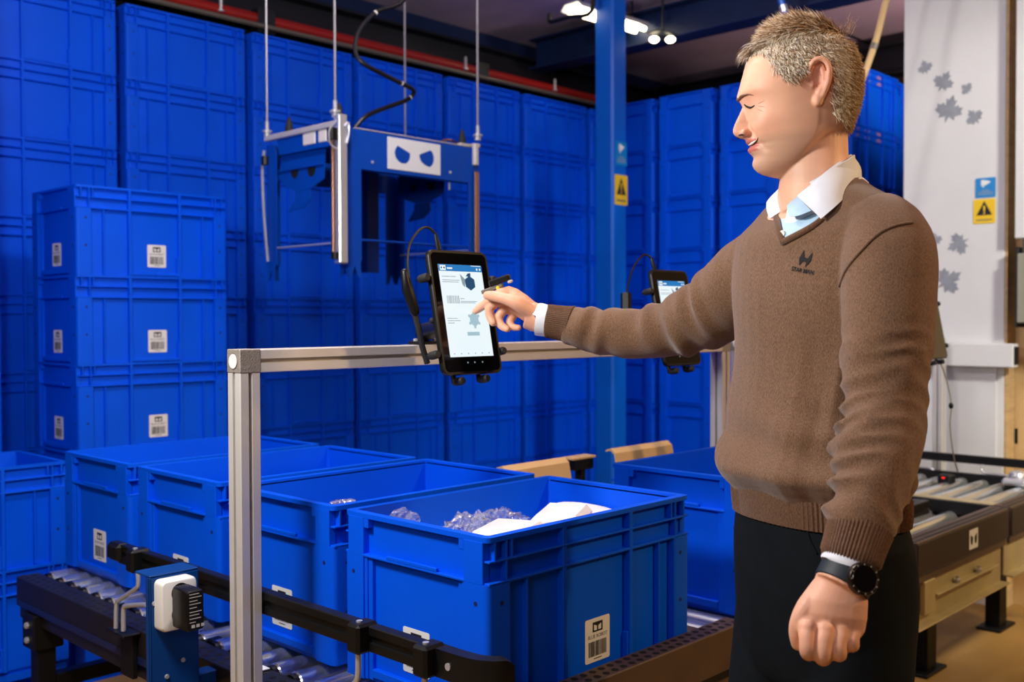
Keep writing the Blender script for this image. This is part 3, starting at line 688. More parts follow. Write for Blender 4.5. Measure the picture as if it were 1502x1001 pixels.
# charging cables
def cable(path, r, label, plug=True):
    t = thing('charging_cable', label, 'cable', path[0], 'charging cables')
    m = MB(); m.tube(smooth_path(path, 8), r, 8); m.build('cord', M['plastic_blk'], t)
    d = (V(path[1])-V(path[0])).normalized()
    m = MB(); m.tube([V(path[0])-d*.001, V(path[0])+d*.012, V(path[0])+d*.026, V(path[0])+d*.034], [.0055, .0055, .004, .0026], 10); m.build('plug', M['plastic_blk'], t)
    return t
top1 = P1(-.045, .130, -.006)
cb = cable([top1, P1(-.048, .160, -.006), P1(-.064, .176, -.010), P1(-.086, .168, -.014), P1(-.110, .14, -.018), P1(-.120, .105, -.020), P1(-.120, .072, -.022)], .0026, 'black cable looping out of the large tablet\'s top edge')
m = MB(); m.tube([P1(-.124, .085, -.028), P1(-.120, .05, -.030), P1(-.106, .008, -.034)], [.008, .012, .010], 10, True); m.build('cable_clip', M['plastic_blk'], cb)
m = MB(); m.tube(smooth_path([P1(-.106, .008, -.036), P1(-.096, -.03, -.040), P1(-.088, -.06, -.046), P1(-.075, -.095, -.052)], 6), .006, 8); m.build('cord_sleeve', M['rubber'], cb)
cb = cable([P2(-.055, .130, -.006), P2(-.060, .158, -.006), P2(-.085, .168, -.012), P2(-.125, .135, -.02), P2(-.150, .085, -.03), P2(-.158, .045, -.034), P2(-.165, .01, -.04), P2(-.15, -.08, -.06)], .0026, 'black cable with a ferrite block, looping from the second tablet')
m = MB(); d0 = P2(-.157, .07, -.033); d1 = P2(-.162, .025, -.037); m.tube([d0, d1], .014, 6); m.build('ferrite_block', M['plastic_blk'], cb)
t3 = thing('charging_cable', 'thin pale cable with small switch hanging below the third tablet', 'cable', P3(.05, -.13, 0), 'charging cables')
m = MB(); m.tube(smooth_path([P3(.03, -.132, -.01), P3(.045, -.2, -.005), P3(.035, -.29, 0), P3(-.01, -.36, 0), P3(-.03, -.46, 0), P3(-.02, -.52, 0)], 8), .0024, 8); m.build('cord', M['alu_dark'], t3)
m = MB(); m.ball(P3(.030, -.295, 0), .008, 10, (1, 1, 1.6)); m.build('inline_switch', M['plastic_blk'], t3)

# ------------------------------------------------------------------ goods in the crates
def carton(c, sx, sy, sz, rz, label, rx=0, ry=0):
    mx = Matrix.Translation(V(c)) @ Matrix.Rotation(rz, 4, 'Z') @ Matrix.Rotation(rx, 4, 'X') @ Matrix.Rotation(ry, 4, 'Y')
    m = MB(); m.box(-sx/2, sx/2, -sy/2, sy/2, -sz/2, sz/2, .012, mx); return tag(m.build('white_carton', M['pack']), label, 'carton', 'white cartons in the nearest crate')
def film(c, r, sc, label, seed, group='clear film bags'):
    m = MB(); c = V(c); N = 44; rings = []
    for i in range(1, 22):
        an = pi*i/22; row = []
        for k in range(N):
            a = 2*pi*k/N; d = V((sin(an)*cos(a), sin(an)*sin(a), -cos(an)))
            q = d*3.1+V((seed*3.7, 0, 0)); w = 1.12+.22*noise.noise(q*.7)-.42*abs(noise.noise(q*1.3))-.16*abs(noise.noise(q*3.1))
            row.append(c+V((d.x*sc[0], d.y*sc[1], d.z*sc[2]))*r*w)
        rings.append(row)
    m.loft(rings); return tag(m.build('film_bag', M['bag'], angle=28), label, 'bag', group)
zc = .83
carton((1.382, 1.342, .8625), .15, .11, .12, radians(24), 'white carton lying low, at the nearest corner inside the front crate')
carton((1.548, 1.352, .867), .15, .10, .127, radians(30), 'white carton wrapped in clear film, standing in the middle of the front crate')
m = MB(); mx = Matrix.Translation(V((1.722, 1.44, .852))) @ Matrix.Rotation(radians(6), 4, 'X') @ Matrix.Rotation(radians(5), 4, 'Y')
m.lathe([(.001, -.038), (.070, -.038), (.076, -.032), (.076, .038), (.070, .044), (.001, .044)], (0, 0, 0), (0, 0, 1), 28); m.v = [tuple(mx @ V(p)) for p in m.v]
tag(m.build('white_tub', M['pack']), 'round white tub in clear film, right of the cartons in the front crate', 'tub')
film((1.402, 1.472, .868), .07, (1.05, .62, .80), 'crumpled clear film bag bulging left of the cartons in the front crate', 1)
film((1.565, 1.555, .853), .07, (1.25, .62, .66), 'clear film bag draped over the middle carton in the front crate', 2)
film((1.284, 1.535, .930), .016, (1.5, .8, .9), 'small scrap of film near the left corner of the front crate', 3)
film((1.276, 1.492, .928), .013, (1.2, .9, 1.1), 'smaller film scrap right beside the scrap at the front crate corner', 4)
film((1.296, 1.735, .918), .03, (1.3, .9, .6), 'film scrap peeking over the rim of the second crate', 5)
m = MB()
for k, (x, y, z) in enumerate(((1.52, 1.43, .70),)): m.box(1.25, 1.80, 1.26, 1.61,   .625, .801, .02)
tag(m.build('packed_goods', M['pack']), 'white packed goods filling the lower part of the front crate', 'goods')
m = MB(); m.box(1.25, 1.45, 1.70, 1.90, .625, .895, .02); tag(m.build('packed_goods', M['pack']), 'white packed goods low in the second crate', 'goods')
# ------------------------------------------------------------------ hanging gripper
RX0, RX1, RY0, RY1 = 2.31, 2.97, 3.05, 3.58
ZT = onY(517, 188, RY0).z; ZB = onY(505, 402, RY0).z; ZP = onY(536, 249.5, RY0).z
rb = thing('gripper', 'blue hanging crate gripper with a white eyes sign, hung from four wire ropes', 'gripper', (2.64, 3.315, ZB))
def corner_post(x, y, sx, sy):
    m = MB(); w, t = .056, .004
    zt = ZT-.004
    # front leg with a chamfered shoulder, side leg
    poly = [(0, ZB+.03), (w, ZB+.05), (w, zt-.055), (w*.55, zt), (0, zt)]
    m.prism([(p[0]*sx, p[1]) for p in poly], (x, y, 0), (1, 0, 0), (0, 0, 1), t)
    poly = [(0, ZB+.03), (w*1.1, ZB+.05), (w*1.1, zt-.03), (w*.7, zt), (0, zt)]
    m.prism([(p[0]*sy, p[1]) for p in poly], (x, y, 0), (0, 1, 0), (0, 0, 1), t)
    pst = m.build('corner_post', M['robot'], rb)
    m = MB(); z0 = ZB-.012                                               # forked guide foot
    for ax, s_ in (((1, 0, 0), sx), ((0, 1, 0), sy)):
        poly = [(-.006, ZB+.06), (.052, ZB+.06), (.056, z0), (.040, z0+.004), (.026, ZB+.034), (.012, z0+.004), (-.010, z0)]
        m.prism([(p[0]*s_, p[1]) for p in poly], (x-.003*sx, y-.003*sy, 0), ax, (0, 0, 1), .003)
    m.build('guide_foot', M['robot'], pst)
    return pst
PST = [corner_post(RX0, RY0, 1, 1), corner_post(RX1, RY0, -1, 1), corner_post(RX0, RY1, 1, -1), corner_post(RX1, RY1, -1, -1)]
def sheet(name, mt, *boxes):
    m = MB()
    for b in boxes: m.box(*b)
    return m.build(name, mt, rb)
fp = sheet('front_panel', M['robot'], (RX0+.026, RX1-.026, RY0-.001, RY0+.006, ZP, ZT, .002), (RX0+.03, RX1-.03, RY0, RY0+.03, ZP, ZP+.006, .001), (RX0+.03, RX1-.03, RY0, RY0+.03, ZT-.004, ZT, .001))
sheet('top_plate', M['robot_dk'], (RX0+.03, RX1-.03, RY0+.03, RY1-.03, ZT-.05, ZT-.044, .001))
sheet('back_panel', M['robot'], (RX0+.03, RX1-.03, RY1-.006, RY1, ZP, ZT, .002))
# white eyes sign: tall rectangle with two blue eyes
a, b = onY(568.5, 200.5, RY0-.003), onY(646, 256, RY0-.003)
m = MB(); m.box(a.x, b.x, RY0-.0035, RY0-.0012, onY(568.5, 247.5, RY0).z, onY(568.5, 200.5, RY0).z, .0005); sg = m.build('eyes_sign', M['white'], rb); sg['label'] = 'white sign with two slanted blue eyes'
for k, eye in enumerate(([(105, 608), (147, 634), (188, 660), (187, 690), (178, 712), (160, 728), (132, 726), (108, 708), (94, 688), (85, 655), (92, 628)], [(252, 668), (290, 653), (325, 640), (338, 655), (347, 685), (345, 715), (336, 738), (320, 752), (290, 740), (265, 718), (253, 690)])):
    m = MB(); P_ = []
    for x, y in eye: q = onY(560+x/4.55, 80+y/4.55, RY0-.0037); P_.append((q.x, q.z))
    m.prism(P_, (0, RY0-.0037, 0), (1, 0, 0), (0, 0, 1), .0006); m.build('eye', M['robot'], sg)
for x, y in ((546, 238), (660, 253)):
    q = onY(x, y, RY0-.001); m = MB(); m.lathe([(.001, 0), (.006, 0), (.005, .004), (.001, .004)], q, (0, -1, 0), 10); m.build('screw', M['steel'], fp)
q = onY(659, 272, RY0+.01); m = MB(); m.tube([q+V((0, 0, .012)), q-V((0, 0, .018))], .004, 8); m.build('latch_pin', M['steel'], fp)
# left face: top fascia, uprights, mask flap with holes and hook
def quadpoly(name, pix, X, mt, parent, t=.003):
    m = MB(); P_ = [(onX(x, y, X).y, onX(x, y, X).z) for x, y in pix]
    m.prism([(-p[0], p[1]) for p in P_], (X, 0, 0), (0, -1, 0), (0, 0, 1), t); return m.build(name, mt, parent)
Z2 = lambda x, y: (360+x/2.384, y/2.384)
Z3 = lambda x, y: (380+x/3.447, 160+y/3.447)
quadpoly('side_fascia', [Z3(95, 155), Z3(345, 100), Z3(345, 190), Z3(105, 235)], RX0+.002, M['robot'], rb)
def mask(X, flip, parent, dark):
    pix = [Z3(118, 232), Z3(338, 200), Z3(332, 352), Z3(268, 402), Z3(195, 416), Z3(140, 396), Z3(103, 355)]
    m = MB(); P_ = [(onX(x, y, RX0+.02).y, onX(x, y, RX0+.02).z) for x, y in pix]
    if flip: P_ = P_
    m.prism([(-p[0], p[1]) for p in P_], (X, 0, 0), (0, -1, 0), (0, 0, 1), .004)
    for cx, cy in ((185, 308), (270, 298)):
        c_ = onX(*Z3(cx, cy), RX0+.02); m.cur = 1
        m.add([(X-.0048, c_.y+.027*cos(t), c_.z+.034*min(sin(t), .15)) for t in [k*pi/8 for k in range(16)]], [tuple(range(16))]); m.cur = 0
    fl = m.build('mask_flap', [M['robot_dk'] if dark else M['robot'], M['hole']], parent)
    pts = [Z3(193, 420), Z3(268, 406), Z3(272, 455), Z3(238, 500), Z3(160, 522), Z3(180, 482), Z3(192, 455)]
    a_, b__ = onX(*Z3(108, 318), RX0+.02), onX(*Z3(332, 278), RX0+.02); m = MB(); m.tube([(X-.008, a_.y, a_.z), (X-.008, b__.y, b__.z)], .004, 8); m.build('hinge_rod', M['robot_dk'] if dark else M['robot'], fl)
    m = MB(); P_ = [(onX(x, y, RX0+.02).y, onX(x, y, RX0+.02).z) for x, y in pts]
    m.prism([(-p[0], p[1]) for p in P_], (X-.006, 0, 0), (0, -1, 0), (0, 0, 1), .004); m.build('flap_hook', M['robot_dk'] if dark else M['robot'], fl)
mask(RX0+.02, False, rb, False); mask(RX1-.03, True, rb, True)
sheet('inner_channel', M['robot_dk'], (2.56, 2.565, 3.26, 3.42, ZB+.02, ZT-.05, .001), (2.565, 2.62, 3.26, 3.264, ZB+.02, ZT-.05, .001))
zr = onX(440, 361, RX0).z
m = MB(); m.tube([(RX0+.004, RY0+.045, zr), (RX0+.004, RY1-.05, zr)], .004, 8); m.build('cross_rod', M['steel'], rb)
m = MB(); m.tube([(RX0+.03, RY0+.006, zr+.01), (RX1-.03, RY0+.006, zr+.01)], .004, 8); m.build('cross_rod', M['robot'], rb)
m = MB(); m.tube([(RX1-.004, RY0+.04, zr), (RX1-.004, RY1-.04, zr)], .004, 8); m.build('cross_rod', M['steel'], rb)
# bright guide column at the near left corner
gx, gy = 2.246, 3.022
m = MB(); m.box(gx-.010, gx+.028, gy-.018, gy+.018, onY(505, 387, gy).z, ZT+.035, .004); m.cur = 0
gc = m.build('guide_column', M['steel'], rb)
m = MB(); m.tube([(gx-.022, gy+.004, onY(498, 378, gy).z), (gx-.022, gy+.004, ZT-.05)], .008, 12); m.build('guide_rod', M['brass'], gc)
m = MB(); m.tube([(gx-.022, gy-.004, ZB+.05), (gx-.022, gy-.004, ZB+.075)], .014, 10); m.build('rod_stop', M['plastic_blk'], gc)
m = MB(); m.tube([(gx-.030, gy-.004, ZT-.06), (gx-.030, gy-.004, ZT-.02)], .019, 12); m.build('rope_pulley', M['plastic_blk'], gc)
m = MB(); m.tube(smooth_path([(gx-.018, gy-.012, ZT+.01), (gx-.05, gy-.015, ZT-.03), (gx-.048, gy-.015, ZT-.075), (gx-.02, gy-.015, ZT-.095)], 5), .0035, 8); m.tube(smooth_path([(gx+.012, gy-.022, ZT-.01), (gx+.026, gy-.024, ZT+.005), (gx+.03, gy-.022, ZT-.03), (gx+.02, gy-.022, ZT-.07)], 5), .004, 8); m.build('hose_loop', M['steel'], gc)
# bronze strips and straps at the other corners
m = MB(); q = onY(699, 252, RY0-.012); q2 = onY(699, 372, RY0-.012); m.box(q.x-.012, q.x+.012, RY0-.016, RY0-.008, q2.z-.02, q.z, .002); m.build('slide_strip', M['brass'], rb)
m = MB(); q = onY(697, 232, RY0-.012); m.box(q.x-.011, q.x+.012, RY0-.022, RY0-.004, q.z-.03, q.z+.055, .003); m.build('strip_mount', M['alu'], rb)
m = MB(); q = onX(391, 250, RX0); q2 = onX(393, 384, RX0); m.tube(smooth_path([(RX0-.004, q.y+.01, q.z+.08), (RX0-.008, q.y+.018, q.z), (RX0-.008, q.y+.008, (q.z+q2.z)/2), (RX0-.004, q2.y-.006, q2.z)], 6), .006, 8); m.build('slide_strap', M['steel'], rb)
m = MB(); m.tube([(RX0-.006, q.y, q.z+.055), (RX0-.006, q.y, q.z+.02)], .016, 10); m.build('rope_pulley', M['plastic_blk'], rb)
# top rails, blocks and buffers
m = MB(); m.box(RX0-.01, RX0+.012, RY0+.03, RY1+.01, ZT+.012, ZT+.034, .003); m.build('top_rail', M['alu'], rb)
m = MB(); m.box(RX1-.02, RX1+.012, RY0-.005, RY1, ZT+.004, ZT+.02, .003); m.box(RX1-.10, RX1-.02, RY0-.004, RY0+.02, ZT+.002, ZT+.012, .002); m.build('top_rail', M['alu'], rb)
m = MB(); m.box(RX0+.03, RX1-.05, RY0-.003, RY0+.012, ZT, ZT+.004, .001); m.build('edge_strip', M['alu'], rb)
for y0, y1 in ((3.18, 3.23), (3.25, 3.33)): m = MB(); m.box(RX0-.004, RX0+.02, y0, y1, ZT-.035, ZT+.012, .003); m.build('rail_block', M['socket'], rb)
for (x, y), r in (((RX0+.01, 3.44), .016), ((RX0-.012, 3.085), .015), ((RX1-.06, RY0+.03), .015)):
    zb = ZT+.03 if r > .0155 or x < 2.5 else ZT+.012
    m = MB(); m.lathe([(.001, 0), (r, 0), (r, .018), (r*.7, .042), (r*.35, .058), (.001, .064)], (x, y, zb), (0, 0, 1), 14); m.build('rubber_buffer', M['rubber'], rb)
m = MB(); m.tube(smooth_path([(2.80, 3.10, ZT), (2.83, 3.10, ZT+.022), (2.88, 3.10, ZT+.026), (2.92, 3.10, ZT+.004)], 5), .005, 8); m.build('lifting_handle', M['brass'], rb)
# four ropes to the ceiling
for x, y, w in ((RX0, RY1, 'far left'), (2.262, 3.062, 'near left'), (3.005, 3.55, 'far right'), (RX1-.004, RY0-.004, 'near right')):
    r = thing('wire_rope', 'steel wire rope from the ceiling to the '+w+' corner of the hanging gripper', 'rope', (x, y, ZT+.05), 'wire ropes of the gripper')
    m = MB(); n_ = 420; zz = ZT+.055; L_ = 3.219-zz
    m.tube([(x, y, zz), (x, y, zz+L_)], .0042, 8); m.build('rope', M['rope'], r)
    m = MB(); m.lathe([(.001, -.02), (.013, -.02), (.013, -.004), (.020, -.004), (.020, .004), (.008, .008), (.008, .04), (.001, .042)], (x, y, ZT+.052), (0, 0, 1), 12); m.build('rope_end', M['steel'], r)
# black spiral cable above
cc = thing('spiral_cable', 'black coiled cable dropping from the ceiling to the gripper top', 'cable', PX(520, 188, 3.85), None)
pth = [PX(610, -60, 3.9), PX(592, 0, 3.88), PX(552, 18, 3.84), PX(527, 45, 3.80), PX(521, 75, 3.78), PX(533, 93, 3.78), PX(560, 108, 3.82), PX(588, 122, 3.90), PX(607, 133, 3.98), PX(598, 146, 3.98), PX(566, 158, 3.92), PX(538, 170, 3.86), PX(521, 187, 3.84)]
m = MB(); sp = smooth_path([V((pth[0].x, pth[0].y, 3.215))]+pth, 8); m.tube(sp, .0085, 10); cd_ = m.build('cord', M['plastic_blk'], cc)
for i in (24, 64, 78): m = MB(); m.tube([sp[i], sp[i].lerp(sp[i+1], .5)], .0092, 10); m.build('cord_glint', M['socket'], cd_)  # pale bands painted as highlights along the black cord

# ------------------------------------------------------------------ blue column with its notices
kx, ky, ks = 4.65, 3.69, .066
col = MB(); col.box(kx-ks, kx+ks, ky-ks, ky+ks, 0, 3.219, .012); co = col.build('steel_column', M['column']); tag(co, 'blue painted square steel column in the middle, with two small notices', 'column')
m = MB(); m.box(kx-.13, kx+.13, ky-.13, ky+.13, 0, .015, .002); m.build('foot_plate', M['column'], co)
def sign(face, pos, x0, x1, z0, z1, mt, kind, label):
    """face 'y': plane Y=pos looking -Y with x range; 'x': plane X=pos looking -X with y range"""
    if face == 'y': o = V(((x0+x1)/2, pos, (z0+z1)/2)); ux = V((1, 0, 0))
    else: o = V((pos, (x0+x1)/2, (z0+z1)/2)); ux = V((0, -1, 0))
    uy = V((0, 0, 1)); n = ux.cross(uy); w = abs(x1-x0); h = z1-z0
    m = MB(); m.prism(rrect(-w/2, w/2, -h/2, h/2, min(w, h)*.06), o, ux, uy, .002); s_ = m.build(kind+'_sign', mt); tag(s_, label, 'sign')
    q = lambda *p: [o+ux*a*w+uy*b*h+n*.0024 for a, b in p]
    if kind == 'warning':
        m = MB(); m.add(q((-.36, -.16), (.36, -.16), (0, .42)), [(0, 1, 2)]); t_ = m.build('warning_triangle', M['ink'], s_)
        m = MB(); m.add([p+n*.0005 for p in q((-.05, .22), (-.03, -.02), (.03, -.02), (.05, .22))], [(0, 1, 2, 3)]); m.add([p+n*.0005 for p in q((-.04, -.11), (.04, -.11), (.04, -.05), (-.04, -.05))], [(0, 1, 2, 3)]); m.build('exclamation_mark', mt, t_)
        m = MB(); m.add(q((-.36, -.38), (.36, -.38), (.36, -.33), (-.36, -.33)), [(0, 1, 2, 3)]); m.build('small_print', M['alu_dark'], s_)
    else:
        m = MB(); m.add(q((-.22, .10), (.02, .12), (.25, .26), (.25, .30), (-.02, .38), (-.22, .40)), [tuple(range(6))]); m.add(q((-.16, .02), (-.05, .04), (-.08, .14), (-.16, .14)), [(0, 1, 2, 3)]); m.build('camera_symbol', M['white'], s_)
        m = MB()
        for k, (a, b) in enumerate(((.2, -.14), (.36, -.24), (.38, -.34))): m.add(q((-a, b-.02), (a, b-.02), (a, b+.02), (-a, b+.02)), [(0, 1, 2, 3)])
        m.build('small_print', M['leaf'], s_)
    return s_
fy = ky-ks-.0006
a = onY(903, 225, fy); b = onY(919, 225, fy); sign('y', fy, a.x, b.x, onY(911, 243.5, fy).z, onY(911, 208, fy).z, M['signblue'], 'camera', 'small blue camera notice on the column, above the yellow warning')
a = onY(901.5, 279, fy); b = onY(920, 279, fy); sign('y', fy, a.x, b.x, onY(911, 301, fy).z, onY(911, 257, fy).z, M['signyel'], 'warning', 'yellow warning triangle notice on the blue column')

# ------------------------------------------------------------------ ceiling steel, pipe, lamp
def beam(name, x0, x1, y0, y1, z0, z1, mt, label, cat='beam', I=None):
    m = MB()
    if I == 'x' : m.box(x0, x1, y0, y1, z0, z0+.012); m.box(x0, x1, y0, y1, z1-.012, z1); m.box(x0, x1, (y0+y1)/2-.006, (y0+y1)/2+.006, z0+.012, z1-.012)
    elif I == 'y': m.box(x0, x1, y0, y1, z0, z0+.012); m.box(x0, x1, y0, y1, z1-.012, z1); m.box((x0+x1)/2-.006, (x0+x1)/2+.006, y0, y1, z0+.012, z1-.012)
    else: m.box(x0, x1, y0, y1, z0, z1, .003)
    return struct(m, name, mt)
beam('trim_1', -2.4, 8.0, 4.70, 4.88, 2.865, 3.05, M['beam_dk'], '', I='x')
beam('trim_2', 5.04, 5.20, -4.0, 4.69, 2.965, 3.165, M['beam'], '', I='y')
beam('trim_3', 6.66, 6.80, -4.0, 5.6, 2.92, 3.12, M['beam_dk'], '', I='y')
for k, y in enumerate((4.94, 5.2)): beam('trim_%d' % (4+k), -2.4, 8.0, y, y+.05, 3.14, 3.22, M['beam'], '')
for k, y in enumerate((1.2, 2.2, 3.2)): beam('trim_%d' % (8+k), -2.4, 8.0, y, y+.02, 3.212, 3.22, M['beam_dk'], '')
pp = thing('sprinkler_pipe', 'red sprinkler pipe running along above the back wall of crates', 'pipe', (3, 4.52, 2.81))
m = MB(); m.tube([(-2.39, 4.52, 2.815), (7.99, 4.52, 2.815)], .030, 14); m.build('pipe', M['red'], pp)
for k, (x, y) in enumerate(((324, 15), (683, 100), (814, 132))):
    q = onY(x, y, 4.49); m = MB(); m.tube([(q.x, 4.49, 2.875), (q.x, 4.49, 2.80)], .008, 8); m.lathe([(.004, 0), (.016, 0), (.016, .006), (.004, .008)], (q.x, 4.49, 2.80), (0, 0, 1), 10); m.build('sprinkler_head', M['steel'], pp)
for x in (2.9, 4.42, 6.1): m = MB(); m.box(x-.05, x+.05, 4.485, 4.56, 2.745, 2.866, .003); m.build('pipe_hanger', M['beam_dk'], pp)
m = MB(); m.tube([(-2.39, 4.462, 2.768), (7.99, 4.462, 2.768)], .013, 10); tag(m.build('cable_conduit', M['alu_dark']), 'thin grey conduit running just under the red pipe', 'conduit')
lf = thing('ceiling_light', 'bright fluorescent ceiling light partly behind the blue column', 'light', (4.6, 3.75, 3.1))
qa, qb = onZ(838, 14, 3.06), onZ(942, 45, 3.06); ax = (qb-qa).normalized(); sd = V((-ax.y, ax.x, 0))
prof = [(-.085, 3.065), (-.05, 3.10), (.05, 3.10), (.085, 3.065), (.081, 3.063), (.046, 3.094), (-.046, 3.094), (-.081, 3.063)]
m = MB(); m.loft([[V((q.x, q.y, p[1]))+sd*p[0] for p in prof] for q in (qa, qb)]); m.build('reflector', M['white'], lf)
for s_ in (-.035, .035):
    m = MB(); m.tube([qa+ax*.02+sd*s_, qb-ax*.02+sd*s_], .015, 12); m.build('lamp_tube', M['lampon'], lf)
for t_ in (.15, .85): q = qa.lerp(qb, t_); m = MB(); m.tube([(q.x, q.y, 3.10), (q.x, q.y, 3.22)], .006, 8); m.build('hanger', M['beam_dk'], lf)
l2 = thing('ceiling_light', 'small pair of glowing bulbs under the beam, right of the blue column', 'light', onZ(972, 58, 2.93))
q = onZ(972, 58, 2.93)
for k, dx in enumerate((-.05, .045)): m = MB(); m.ball(q+V((dx*.7, -dx*.7, 0)), .024, 12, (1.2, 1.2, .8)); m.build('bulb', M['lampon'], l2)
m = MB(); m.box(q.x-.09, q.x+.09, q.y-.05, q.y+.05, q.z+.028, q.z+.036, .002); m.tube([q+V((0, 0, .03)), V((q.x, q.y, 3.22))], .007, 8); m.build('fitting', M['beam_dk'], l2)
q0 = onZ(806, 33, 3.0); q1 = onZ(868, 16, 3.0)
m = MB(); m.tube(smooth_path([q0+V((0, 0, .05)), q0+V((0, 0, .012)), q0.lerp(q1, .06), q0.lerp(q1, .5), q1, q1+V((0, 0, .215))], 4), .013, 8); tag(m.build('hook_bar', M['beam_dk']), 'thin black hook bar below the ceiling light', 'bar')
t = thing('conduit', 'grey conduit dropping from the ceiling above the man\'s head', 'conduit', PX(1150, 20, 5.2))
m = MB(); m.tube([V((PX(1128, -86, 5.2).x, PX(1128, -86, 5.2).y, 3.219)), PX(1136, -45, 5.2), PX(1146, 0, 5.2), PX(1158, 42, 5.2), PX(1166, 75, 5.2)], .017, 10); m.build('pipe', M['column'], t)
m = MB(); m.tube([PX(1148.5, 8, 5.2), PX(1151, 17, 5.2)], .021, 10); m.build('coupling', M['steel'], t)
hz = thing('air_hose', 'pale hose hanging diagonally behind the man\'s head', 'hose', PX(1280, 70, 4.4))
hp = smooth_path([V((PX(1345, -188, 4.4).x, PX(1345, -188, 4.4).y, 3.219)), PX(1330, -110, 4.4), PX(1318, -50, 4.4), PX(1300, 0, 4.4), PX(1286, 55, 4.4), PX(1268, 108, 4.4), PX(1245, 165, 4.4), PX(1228, 230, 4.4), PX(1222, 330, 4.4)], 6)
m = MB(); m.tube(hp, .014, 10); m.build('hose', M['card'], hz); m = MB(); m.tube([hp[25], hp[26]], .016, 10); m.build('hose_clip', M['alu_dark'], hz); m = MB(); m.tube([hp[-1], hp[-1]-V((0, 0, .05)), hp[-1]-V((0, 0, .08))], [.019, .019, .011], 10); m.build('hose_coupling', M['steel'], hz)

# ------------------------------------------------------------------ white board panel and fittings at the right
WX = 4.86
yL, yR = onX(1325, 300, WX).y, onX(1474, 300, WX).y
struct(MB().box(WX, WX+.10, yR, yL, 0, 3.22, .002), 'wall_panel', M['panel'])
xe = onY(1488, 200, yR-.001).x
struct(MB().box(WX+.004, xe, yR-.012, yR-.0005, 0, 3.22), 'trim_12', M['ply'])
struct(MB().box(WX+.11, WX+.17, -1.5, yR-.013, 0, 3.22), 'wall_partition', M['card'])
def leaf(x, y, r, rot, k, lab):
    c_ = onX(x, y, WX-.0012); rr = r/FPX*(c_-CAM).dot(CF)
    pts = [(0, -.9), (.12, -.45), (.55, -.62), (.50, -.38), (.95, -.15), (.80, 0), (.88, .28), (.62, .24), (.52, .40), (.28, .22), (.36, .70), (.20, .62), (0, 1.0)]
    pts = pts+[(-p[0], p[1]) for p in pts[-2:0:-1]]
    P_ = [((p[0]*cos(rot)-p[1]*sin(rot))*rr, (p[0]*sin(rot)+p[1]*cos(rot))*rr) for p in pts]
    m = MB(); m.prism(P_, c_, (0, -1, 0), (0, 0, 1), .0006); tag(m.build('leaf_sticker', M['leaf']), lab, 'sticker', 'grey leaf stickers on the white panel')
for k, a in enumerate(((1357, 99, 12, .3, 'small grey maple leaf sticker, topmost on the white panel'), (1384, 120, 17, -.5, 'grey maple leaf sticker, second highest on the white panel'), (1418, 130, 10, .9, 'smallest grey leaf sticker, right of the second highest leaf'),
                       (1392, 161, 22, -.3, 'largest grey maple leaf sticker, under the upper cluster'), (1429, 172, 14, .6, 'grey leaf sticker directly right of the largest leaf'), (1371, 352, 12, .2, 'grey leaf sticker just beside the man\'s shoulder'),
                       (1406, 358, 18, 2.0, 'grey leaf sticker below the yellow wall sign'), (1391, 412, 22, -1.0, 'lowest grey leaf sticker, above the black tablet edge'))): leaf(a[0], a[1], a[2], a[3], k, a[4])
sx = WX-.0008
sign('x', sx, onX(1431, 276, sx).y, onX(1460.5, 276, sx).y, onX(1445, 290, sx).z, onX(1445, 261, sx).z, M['signblue'], 'camera', 'blue camera notice on the white panel, above the yellow one')
sign('x', sx, onX(1428, 310, sx).y, onX(1460, 310, sx).y, onX(1445, 328, sx).z, onX(1445, 292, sx).z, M['signyel'], 'warning', 'yellow warning triangle notice on the white panel')
ya, yb = onX(1385, 520, WX-.07).y, onX(1486, 520, WX-.07).y
tr = thing('cable_trunking', 'white cable trunking box running across the white panel', 'trunking', (WX-.035, (ya+yb)/2, 1.2))
zt, zb = onX(1486, 505, WX-.07).z, onX(1486, 540, WX-.07).z
m = MB(); m.box(WX-.07, WX-.0008, yb, ya+.12, zb, zt, .004); m.build('cover', M['panel'], tr)
m = MB(); m.box(WX-.06, WX-.006, yb-.0022, yb+.001, zb+.012, zt-.012); m.build('open_end', M['hole'], tr)
y2 = onX(1462, 600, WX-.003).y
m = MB(); m.box(WX-.012, WX-.0008, y2, yL-.004, .68, zb-.004, .002); tag(m.build('lower_board', M['panel']), 'white board under the cable trunking, behind the guide rail', 'board')
y1 = onX(1489, 200, 4.80).y
m = MB(); m.box(4.80, WX+.105, y1-.5, y1, onX(1492, 350, 4.8).z, 3.219, .004); tag(m.build('wall_cupboard', M['panel']), 'white cupboard panel at the upper right picture edge', 'cupboard')
y1 = onX(1487, 400, 4.78).y; z0, z1 = onX(1490, 474, 4.78).z, onX(1490, 372, 4.78).z
t = thing('junction_box', 'grey electrical box at the right picture edge under the white cupboard', 'box', (4.82, y1-.1, z0))
m = MB(); m.box(4.78, WX+.108, y1-.3, y1-.012, z0, z1, .005); m.build('housing', M['cabgrey'], t)
m = MB(); m.box(4.80, WX+.10, y1-.013, y1, z0-.02, z1+.03, .003); m.build('side_flange', M['beam_dk'], t)
for k in range(3): m = MB(); m.tube([(4.83, y1-.03-.035*k, z1), (4.83, y1-.03-.035*k, z1+.06)], .012, 8); m.build('cable_gland', M['alu_dark'], t)
m = MB(); q = onX(1490, 640, WX+.108); m.box(WX+.1092, WX+.1096, q.y-.008, q.y+.008, q.z-.035, q.z+.035); m.v = [(x-.001, y, z) for x, y, z in m.v]; tag(m.build('wall_slot', M['hole']), 'dark slot mark on the tan partition at far right', 'slot')
